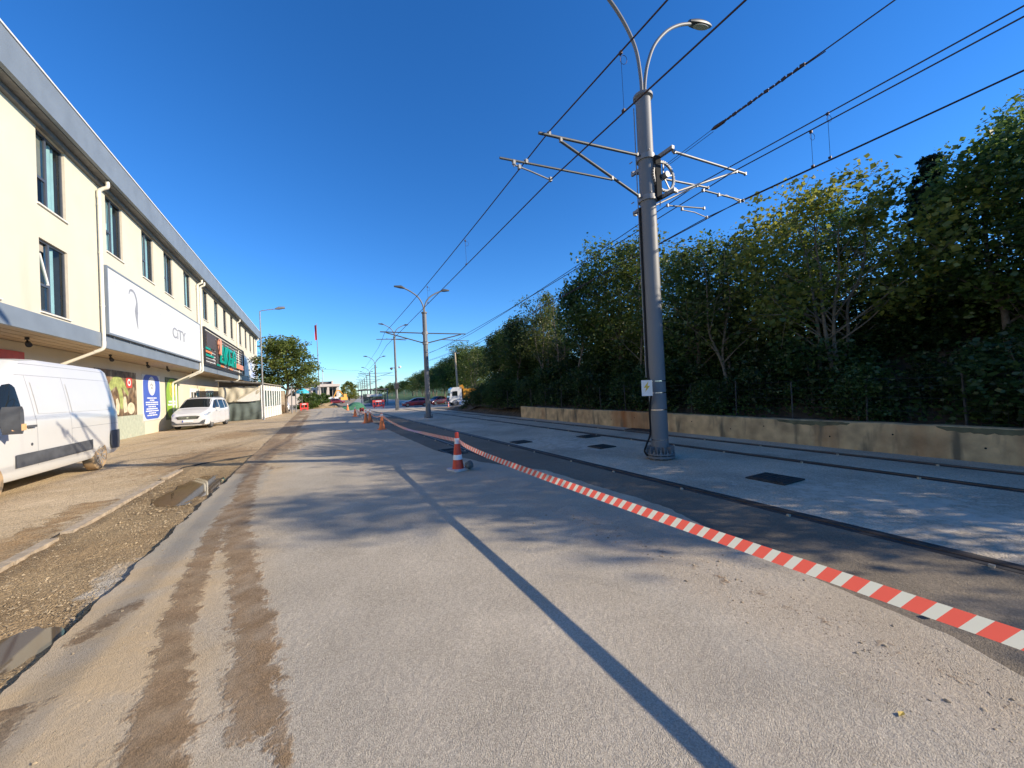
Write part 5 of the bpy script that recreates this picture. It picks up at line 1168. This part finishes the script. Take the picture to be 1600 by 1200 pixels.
# far buildings
t = thing('civic_building', 'far pale building with dark glazing between tall columns behind the flagpole', 'building', (-3.0, 205, -.75))
mb = MB(); mb.bx(0, 8.5, 0, 22, 0, 7.0); mb.bx(8.5, 13.5, 1.2, 22, 0, 7.6); mb.build('wall', M['concrete_b'], t)
mb = MB(); mb.bx(-1, 11.2, 1, 22, 7.62, 9.6); mb.build('roof_storey', M['roofdark'], t)
mb = MB(); mb.bx(4.5, 14.2, -2.2, 22, 7.05, 8.3); mb.bx(10.6, 11.3, -1, 3, 8.32, 9.9); mb.build('cornice', M['concrete_b'], t)
for x in (5.3, 9.0, 13.3): MB().bx(x-.45, x+.45, -1.8, -.9, 0, 7.04).build('column', M['concrete_b'], t)
for a, b in ((6.1, 8.3), (9.7, 10.9), (11.3, 12.6)): MB().bx(a, b, -.12 if a < 8.4 else 1.0, -.02 if a < 8.4 else 1.19, 2.2, 6.8).build('window', M['carglass'], t)
for a in (.8, 2.6): MB().bx(a, a+1.0, -.08, -.01, 3.5, 5.8).build('window', M['carglass'], t)
mb = MB(); mb.bx(4.6, 13.9, -3, -1.9, 0, 2.1); mb.build('porch_wall', M['whitemetal'], t)
t = thing('pale_house', 'far pale low house front left of the columned building', 'building', (-8, 150, -.75))
mb = MB(); mb.bx(0, 6, 0, 8, 0, 5.6); mb.build('wall', M['concrete_b'], t); mb = MB(); mb.bx(-.2, 6.3, -.3, 8.2, 5.62, 6.1); mb.build('roof', M['roofdark'], t)
for a in (1, 3.6): MB().bx(a, a+1.3, -.05, -.01, 3, 4.6).build('window', M['carglass'], t)
# excavator far down the street
t = thing('excavator', 'far orange excavator with raised arm in front of the yellow green tree', 'excavator', (9.2, 150, -.75), .5)
mb = MB(); mb.bx(-1.6, 1.6, -.6, -.1, .02, .8); mb.bx(-1.6, 1.6, .1, .6, .02, .8); mb.build('tracks', M['plastic'], t)
mb = MB(); mb.bx(-1.4, 1.2, -.7, .7, .82, 1.9); mb.bx(-.2, .9, -.7, .1, 1.9, 3.0); mb.build('cab', M['exc'], t)
mb = MB(); mb.tube([(.8, .3, 1.6), (-1.2, .3, 4.4), (-2.4, .3, 4.2)], .22, 6); mb.tube([(-2.4, .3, 4.2), (-3.6, .3, 1.8)], .18, 6); mb.build('arm', M['exc'], t)
mb = MB(); mb.bx(-4.1, -3.3, 0, .6, 1.0, 1.9); mb.build('bucket', M['plastic'], t)
small_car('white_car', 'far white car beside the orange excavator', (6.0, 140, -.75), RAD(20), M['carpaint'], 1.6)
small_car('red_car', 'far dark red vehicle at the foot of the yellow green tree', (8.4, 132, -.75), RAD(70), M['redpaint'], 1.6)
# green netted heap
rows = [[(4.6+3.0*u, 67+3*v, -.75+1.25*(max(0, math.sin(math.pi*u))**.5)*(max(0, math.sin(math.pi*v))**.5)+.15*noise.noise(Vector((u*4, v*4, 2)))) for u in np.linspace(0, 1, 16)] for v in np.linspace(0, 1, 12)]
tag(MB().grid(rows).build('covered_heap', M['greennet'], smooth=50), 'heap covered with green netting at the end of the road', 'heap')
tag(MB().bx(3.8, 5.2, 65.3, 65.9, -.75, -.1).build('green_crate', M['greennet']), 'low pale green trough in front of the netted heap', 'trough')
for i, (x, y, s_, lab) in enumerate(((.9, 74, 1.6, 'dug up heap of brown earth at the left end of the road'), (2.6, 88, 1.8, 'dark heap of earth behind the brown heap'), (-.6, 64.5, .9, 'low spread of tan earth near the left lamp post'))):
    rows = [[(x+s_*2*(u-.5)*1.6, y+s_*2*(v-.5), -.76+s_*.55*(max(0, math.sin(math.pi*u))**.8)*(max(0, math.sin(math.pi*v))**.8)*(1+.6*noise.noise(Vector((u*5, v*5, i))))) for u in np.linspace(0, 1, 18)] for v in np.linspace(0, 1, 14)]
    tag(MB().grid(rows).build('earth_heap', M['stone'] if i == 2 else M['gravel_bed'], smooth=60), lab, 'heap')
# tram stop shelter
t = thing('tram_stop', 'tram stop shelter with flat dark roof and glass back, far down the tracks', 'shelter', (8.6, 86, -.70), RAD(-6))
mb = MB(); mb.bx(-.3, 5.6, -3, 9, 3.25, 3.45); mb.extrude([(-.6, -3, 3.2), (1.2, -3, 3.46), (1.2, 14, 3.46), (-.6, 14, 3.2)], (0, 0, .12)); mb.build('roof', M['roofdark'], t)
for x, y in ((.2, -2.5), (.2, 3), (.2, 8), (5.2, -2.5), (5.2, 8), (2.2, 8.5)): MB().bx(x-.1, x+.1, y-.1, y+.1, 0, 3.2).build('column', M['galv'], t)
MB().bx(4.9, 4.96, -2.4, 8, .3, 2.5).build('glass_panel', M['greenglass'], t); MB().bx(.5, 4.8, 8.6, 8.66, .3, 2.5).build('glass_panel', M['greenglass'], t)
MB().bx(2.5, 3, 1, 5, .4, .5).build('bench', M['galv'], t); MB().bx(1.2, 4.2, -2.2, -2.1, 1.9, 2.4).build('sign_panel', M['signwhite'], t)
# wooden power pole behind the truck
t = thing('power_pole', 'leaning grey power pole with crossarm rising behind the dump truck', 'power pole', (21.2, 60.5, -.7))
mb = MB(); mb.tube([(0, 0, 0), (-.35, 0, 8.6)], [.2, .13], 10); mb.build('shaft', M['kerb'], t, smooth=60); mb = MB(); mb.tube([(-1.4, 0, 8.9), (.5, 0, 8.5)], .06, 6); mb.build('crossarm', M['arm'], t)

# ------------------------------------------------------------------ VEGETATION
def leaves_mesh(name, centers, radii, counts, size, matl, parent, seed, flat=.75, shell=.55, droop=0):
    R = np.random.default_rng(seed); V = []; var = []
    for c, r, n in zip(centers, radii, counts):
        d = R.normal(size=(n, 3)); d /= np.linalg.norm(d, axis=1)[:, None]
        t = shell+(1-shell)*R.random(n)**.6; t *= np.where(R.random(n) < .25, R.random(n), 1)
        lump = 1+.28*np.sin(d[:, 0]*5+c[0]*7)*np.sin(d[:, 1]*5+c[1]*5)+.2*np.sin(d[:, 2]*7+c[2]*3)
        p = np.array(c)+d*t[:, None]*lump[:, None]*np.array([r, r, r*flat])
        a = R.normal(size=(n, 3)); a[:, 2] = a[:, 2]*.5-droop; a /= np.linalg.norm(a, axis=1)[:, None]
        b = np.cross(a, R.normal(size=(n, 3))+np.array([0, 0, .8])); b /= np.linalg.norm(b, axis=1)[:, None]+1e-9
        L_ = size*np.clip(np.exp(R.normal(-.08, .38, n)), .35, 1.9)[:, None]; w = L_*(.28+.18*R.random(n))[:, None]; nn = np.cross(a, b)*L_*.12
        V.append(np.stack([p, p+a*L_*.45+b*w+nn, p+a*L_, p+a*L_*.45-b*w+nn], 1).reshape(-1, 3))
        var.append(np.repeat(np.clip(R.normal(.45, .28, n)+.15*R.normal(), 0, 1), 4))
    V = np.concatenate(V); var = np.concatenate(var); n = len(V)//4
    me = bpy.data.meshes.new(name); me.vertices.add(len(V)); me.vertices.foreach_set('co', V.ravel())
    me.loops.add(n*4); me.loops.foreach_set('vertex_index', np.arange(n*4)); me.polygons.add(n); me.polygons.foreach_set('loop_start', np.arange(n)*4)
    me.materials.append(matl); me.update(calc_edges=True); me.validate()
    at = me.attributes.new('leafvar', 'FLOAT', 'POINT'); at.data.foreach_set('value', var)
    o = bpy.data.objects.new(name, me); COL.objects.link(o); o.parent = parent; return o
def tree(name, label, cat, h, w, z0, leafm, barkm, seed, stems=1, clumps=20, leaves=480, size=.12, r0=.11, bare=0, group=None, clump_r=.17, env='round', twigs=True):
    t = thing(name, label, cat, (0, 0, -500), 0, group); r_ = random.Random(seed); mb = MB(); cs, rs, ns = [], [], []
    feet = []
    for s in range(stems):
        a = s*2*math.pi/max(1, stems)+r_.uniform(0, 2); lean = .0 if stems == 1 else r_.uniform(.12, .28)*w
        top = Vector((math.cos(a)*lean*1.6, math.sin(a)*lean*1.6, h*r_.uniform(.8, .92))); base = Vector((math.cos(a)*.08*(stems > 1), math.sin(a)*.08*(stems > 1), -.3))
        pts = [base]+[base.lerp(top, u)+Vector((r_.uniform(-1, 1), r_.uniform(-1, 1), 0))*.022*h for u in (.18, .36, .54, .72, .88)]+[top]
        c = catmull(pts, 4); n = len(c); mb.tube(c, [r0*(1-.85*i/(n-1))*(1.25 if i < 2 else 1) for i in range(n)], 8); feet.append(c)
    for k in range(clumps):
        u = (k+.5)/clumps; z = z0+(h-z0)*(.06+.9*u); v = (z-z0)/(h-z0)
        if env == 'round': rad = w*math.sqrt(max(.05, 1-((v-.45)/.6)**2))
        elif env == 'cone': rad = w*(1.02-v)
        else: rad = w*(.55+.45*math.sin(math.pi*(.15+.75*v)))
        a = k*2.399+r_.uniform(-.5, .5); q = rad*r_.uniform(.35, .92); p = Vector((math.cos(a)*q, math.sin(a)*q, z))
        stem = feet[k % stems]; j = min(len(stem)-1, max(2, int(len(stem)*min(.95, (z-q*.55)/h)))); s = stem[j]
        mid = s.lerp(p, .5)+Vector((r_.uniform(-.1, .1), r_.uniform(-.1, .1), r_.uniform(.0, .12)))*w*.5
        br = r0*.42*(1-.55*v); cb = catmull([s, mid, p], 4); mb.tube(cb, [br*(1-.75*i/(len(cb)-1)) for i in range(len(cb))], 5)
        cr = h*clump_r*r_.uniform(.7, 1.25)*(1-.25*v)
        if twigs:
            for m_ in range(5):
                d = Vector((r_.gauss(0, 1), r_.gauss(0, 1), r_.gauss(.4, .7))).normalized()*cr*r_.uniform(.6, 1.15); mb.tube([p, p+d*.5+Vector((0, 0, .03)), p+d], [br*.3, br*.2, .004], 4, cap=False)
        if r_.random() >= bare: cs.append(p); rs.append(cr); ns.append(int(leaves*r_.uniform(.7, 1.3)))
    if twigs and cs:
        for k in range(int(clumps*.8)):    # loose outer sprays
            p = cs[k % len(cs)]; d = Vector((r_.gauss(0, 1), r_.gauss(0, 1), abs(r_.gauss(.3, .6)))).normalized(); cs.append(p+d*rs[k % len(rs)]*1.15); rs.append(h*.05); ns.append(int(leaves*.09))
    mb.build('trunk', barkm, t, smooth=70)
    if cs: leaves_mesh('crown', cs, rs, ns, size, leafm, t, seed)
    return t
GT = 'trees of the wood on the right slope'
def conifer(name, label, h, w, seed):
    t = thing(name, label, 'tree', (0, 0, -500), 0, GT); r_ = random.Random(seed); mb = MB(); mb.tube([(0, 0, -.3), (.05, 0, h*.5), (0, 0, h)], [.14, .09, .015], 8)
    cs, rs, ns = [], [], []
    z = .8
    while z < h:
        v = z/h; L_ = w*(1-v)**.8+.12
        for k in range(int(5+5*(1-v))):
            a = r_.uniform(0, 6.28); q = L_*r_.uniform(.7, 1.1); e = Vector((math.cos(a)*q, math.sin(a)*q, z-.18*q)); mb.tube([(0, 0, z), Vector((0, 0, z)).lerp(e, .5)+Vector((0, 0, .06*q)), e], [.03*(1-v)+.006, .015, .004], 4, cap=False)
            for f_ in (.35, .6, .85, 1.0): cs.append(Vector((0, 0, z)).lerp(e, f_)); rs.append(.20+.12*(1-v)); ns.append(42)
        z += h*.048
    mb.build('trunk', M['trunk'], t); leaves_mesh('crown', cs, rs, ns, .12, M['leafC'], t, seed, flat=.5, shell=.2, droop=.3); return t
PT = {
 'a': (tree('broadleaf_tree', '', 'tree', 7, 2.1, 1.9, M['leafA'], M['trunk'], 11, 2, 26, 540, .12, .10, group=GT), 7),
 'b': (tree('broadleaf_tree', '', 'tree', 7, 2.4, 1.5, M['leafB'], M['trunk'], 23, 1, 26, 540, .115, .12, group=GT, env='col'), 7),
 'o': (tree('broadleaf_tree', '', 'tree', 7, 1.9, 2.1, M['leafO'], M['trunk_pale'], 35, 3, 20, 330, .115, .07, group=GT, env='col', clump_r=.15), 7),
 'y': (tree('yellowing_tree', '', 'tree', 6.5, 3.3, 2.4, M['leafY'], M['trunk_pale'], 47, 4, 38, 330, .125, .075, bare=.12, group=GT, clump_r=.15), 6.5),
 'n': (tree('bare_tree', '', 'tree', 6.5, 1.2, 2.2, M['leafO'], M['trunk_pale'], 59, 2, 26, 40, .10, .06, bare=.8, group=GT, clump_r=.14, env='col'), 6.5),
 'c': (conifer('spruce_tree', '', 6.5, 1.7, 61), 6.5),
 's': (tree('slender_tree', '', 'tree', 7, 1.35, 3.4, M['leafB'], M['trunk_pale'], 71, 1, 16, 420, .14, .085, group=GT), 7),
}
BUSH = tree('bush', '', 'bush', 2.1, 1.1, .15, M['leafB'], M['trunk'], 83, 3, 16, 330, .095, .03, group='bushes behind the wire fence', clump_r=.26, twigs=False)
fresh = {k: True for k in PT}; fresh['bush'] = True
def plant(k, x, y, top, lab, rz=None, sx=1.0, zb=None, group=None, key=None):
    o, h0 = PT[k] if k != 'bush' else (BUSH, 2.1)
    if not fresh[k]: o = copy_tree(o)
    fresh[k] = False
    zb = hillz(x, y)-.05 if zb is None else zb
    s = (top-zb)/h0; o.location = (x, y, zb); o.scale = (s*sx, s*sx, s); o.rotation_euler.z = rnd.uniform(0, 6.28) if rz is None else rz
    o['label'] = lab
    if group: o['group'] = group
    return o
for k, x, y, top, lab, sx in (
  ('b', 13.9, -6.4, 5.1, 'low green tree of the slope outside the right edge of view, last of the row', 1.3), ('b', 14.6, -8.8, 5.2, 'low green tree outside the right edge of view, beyond the last of the row', 1.3), ('o', 15.6, -4.4, 8.8, 'tall green tree of the slope just beyond the right edge of view', 1.1), ('o', 13.2, -2.6, 6.3, 'round green tree of the slope outside the right edge of view', 1.2), ('b', 16.4, -1.6, 8.0, 'deep green tree of the slope, back row at the right edge of view', 1.2),
  ('b', 13.6, .4, 6.3, 'deep green tree hanging over the wall at the right edge of the picture', 1.15), ('a', 13.4, 2.3, 6.65, 'tall green tree cut by the right edge of the picture', 1.05), ('c', 15.4, 4.0, 7.55, 'dark spruce between the right edge tree and the yellowing tree', 1.0),
  ('a', 16.2, 1.8, 8.1, 'tall green tree behind the spruce at the right edge', 1.05), ('y', 12.7, 5.3, 6.45, 'wide yellowing tree with visible pale branches in the middle of the slope', 1.0), ('b', 15.0, 6.6, 7.2, 'deep green tree behind the wide yellowing tree', 1.05),
  ('o', 12.4, 8.2, 6.5, 'olive green tree just left of the wide yellowing tree', 1.1), ('b', 13.0, 9.6, 6.7, 'deep green leafy tree just right of the big grey pole', 1.0), 
  ('o', 13.0, 12.4, 8.0, 'tall yellow green tree directly behind the big grey pole', 1.0), ('a', 13.2, 14.3, 8.1, 'tall bright green tree left of the big grey pole', 1.0),  ('s', 12.6, 16.3, 7.0, 'slender tree with a pale stem left of the big grey pole', 1.0),
  ('n', 12.9, 18.4, 7.1, 'half bare twiggy tree between two green crowns', 1.1),  ('o', 13.0, 20.6, 7.6, 'pointed yellow green tree left of the half bare tree', .8), ('a', 14.4, 22.2, 6.8, 'dense green broadleaf tree of the slope above the end of the wall', 1.0), ('s', 12.8, 23.6, 6.5, 'slender leaning tree above the end of the wall', 1.0), ('a', 13.6, 25.6, 6.3, 'green tree at the left end of the wood behind the dump truck', 1.0), ('s', 13.4, 28.2, 6.1, 'thin leaved tree at the left tip of the wood', 1.05), ('o', 15.0, 30, 6.8, 'olive tree at the left tip of the wood above the truck', 1.0)):
    plant(k, x, y, top, lab, sx=sx)
for i, y in enumerate(np.arange(-4.5, 31, 1.25)):
    x = 11.75+.5*math.sin(i*2.4)+.25; plant('bush', x, y, hillz(x, y)+1.5+.35*math.sin(i*1.7), 'dark leafy bush pressed against the old wire fence', sx=1.15, group='bushes behind the wire fence')
for i, y in enumerate(np.arange(-4, 31, 1.9)):
    x = 13.6+.7*math.sin(i*1.9); plant('bush', x, y, hillz(x, y)+(1.9 if not 1 < y < 6.5 else .9)+.4*math.sin(i*2.7), 'dark leafy bush higher up among the trunks of the slope', sx=1.2, group='bushes among the trunks')
for i, (x, y, t_) in enumerate(((14.8, 1.2, 1.6), (15.2, 2.6, 1.3), (14.7, 3.6, 1.5), (15.6, 4.6, 1.3), (14.6, 5.6, 1.7), (16.2, 3.4, 1.2), (15.8, 1.8, 1.2), (14.2, 4.7, 1.2), (14.0, 2.0, 1.3), (16.4, 5.4, 1.3), (14.1, .2, 1.6))): plant('bush', x, y, hillz(x, y)+t_, 'dark leafy bush higher up among the trunks of the slope', sx=1.35, group='bushes among the trunks')
for i, y in enumerate(np.arange(7, 29, 1.7)): plant('bush', 15.3+.6*math.sin(i*2.1), y, hillz(15.3, y)+2.5+.5*math.sin(i*1.3), 'dark tall thicket behind the tree trunks of the slope', sx=.95, group='thicket behind the trunks')
# creepers and low growth covering the slope
R = np.random.default_rng(5); n = 46000; X = 11.05+7.5*R.random(n)**1.05; Y = -6+41*R.random(n); V = []
k_ = np.array([noise.noise(Vector((x*.6, y*.6, 3))) for x, y in zip(X[::1], Y[::1])]); keep = k_ > -.25; X, Y, k_ = X[keep], Y[keep], k_[keep]; n = len(X)
Z = np.array([hillz(x, y) for x, y in zip(X, Y)])+.05+(.35+.5*np.clip(k_+.2, 0, 1))*R.random(n)
a = R.normal(size=(n, 3)); a[:, 2] *= .5; a /= np.linalg.norm(a, axis=1)[:, None]; b = np.cross(a, R.normal(size=(n, 3))+np.array([0, 0, .8])); b /= np.linalg.norm(b, axis=1)[:, None]
p = np.stack([X, Y, Z], 1); L_ = .11*(.6+.8*R.random(n))[:, None]; V = np.stack([p, p+a*L_*.45+b*L_*.36, p+a*L_, p+a*L_*.45-b*L_*.36], 1).reshape(-1, 3)
me = bpy.data.meshes.new('creeper'); me.vertices.add(4*n); me.vertices.foreach_set('co', V.ravel()); me.loops.add(4*n); me.loops.foreach_set('vertex_index', np.arange(4*n)); me.polygons.add(n); me.polygons.foreach_set('loop_start', np.arange(n)*4)
me.materials.append(M['leafB']); me.update(calc_edges=True); me.validate(); at = me.attributes.new('leafvar', 'FLOAT', 'POINT'); at.data.foreach_set('value', np.repeat(R.random(n), 4))
o = bpy.data.objects.new('creeper', me); COL.objects.link(o); struct(o, 'stuff')
# far trees beyond the cross street
kinds = ['s', 's', 'b', 's', 'o', 's', 'a', 's']
i = 0
for y in (72, 76, 80, 85, 90, 96, 102, 109, 117, 126, 136, 148, 162, 178, 196, 216, 240, 270, 300):
    for dx in (0, 4.5):
        x = bankx(y)+2+dx+rnd.uniform(-.8, .8); top = float(np.interp(y, [70, 80, 110, 150, 200, 300], [9.6, 8.9, 8.1, 7.6, 6.4, 6.4])); plant(kinds[i % 8], x, y, top+rnd.uniform(-.9, .7)+dx*.1, 'dark far tree in the row above the lawn bank', sx=1.35, zb=.2, group='far trees above the lawn bank'); i += 1
plant('o', 25.2, 63, 9.0, 'yellow green tree just behind the dump truck', sx=1.2, zb=-.7); plant('a', 26.5, 70, 10.3, 'dark green tree rising behind the power pole', sx=1.2, zb=-.7); plant('b', 27, 56, 9.2, 'dark tree right of the dump truck', sx=1.2, zb=-.7); plant('a', 23.6, 45, 7.5, 'green tree hiding the rear of the dump truck', sx=1.1, zb=-.7); pass
plant('s', 21.6, 42, 7.6, 'slender tree over the tail of the dump truck', sx=1.2, zb=-.7)
# left tree and hedge
lt = tree('street_tree', 'round olive brown tree beyond the annex at the left of the street', 'tree', 8.4, 2.55, 2.7, M['leafO'], M['trunk'], 97, 1, 40, 420, .17, .16, clump_r=.125)
lt.scale = (1.22, 1.22, 1.02); lt.location = (-2.75, 50.6, -.1); lt.rotation_euler.z = 1
hd = tree('hedge', 'leafy green hedge under the teal parasol', 'hedge', 2.9, 1.7, .1, M['leafA'], M['trunk'], 101, 5, 24, 300, .16, .04, clump_r=.2, twigs=False); hd.location = (-.7, 74, -.7); hd.scale.x = 1.3
yt = tree('autumn_tree', 'far yellow green autumn tree at the end of the street', 'tree', 7.5, 3.4, .8, M['leafY'], M['trunk'], 103, 2, 26, 300, .3, .16, clump_r=.16); yt.location = (14.3, 190, -.7); yt.scale = (1.15, 1.15, 1.15)
y2 = copy_tree(hd); y2.location = (1.5, 92, -.7); y2.rotation_euler.z = 2; y2['label'] = 'second leafy hedge in front of the columned building'
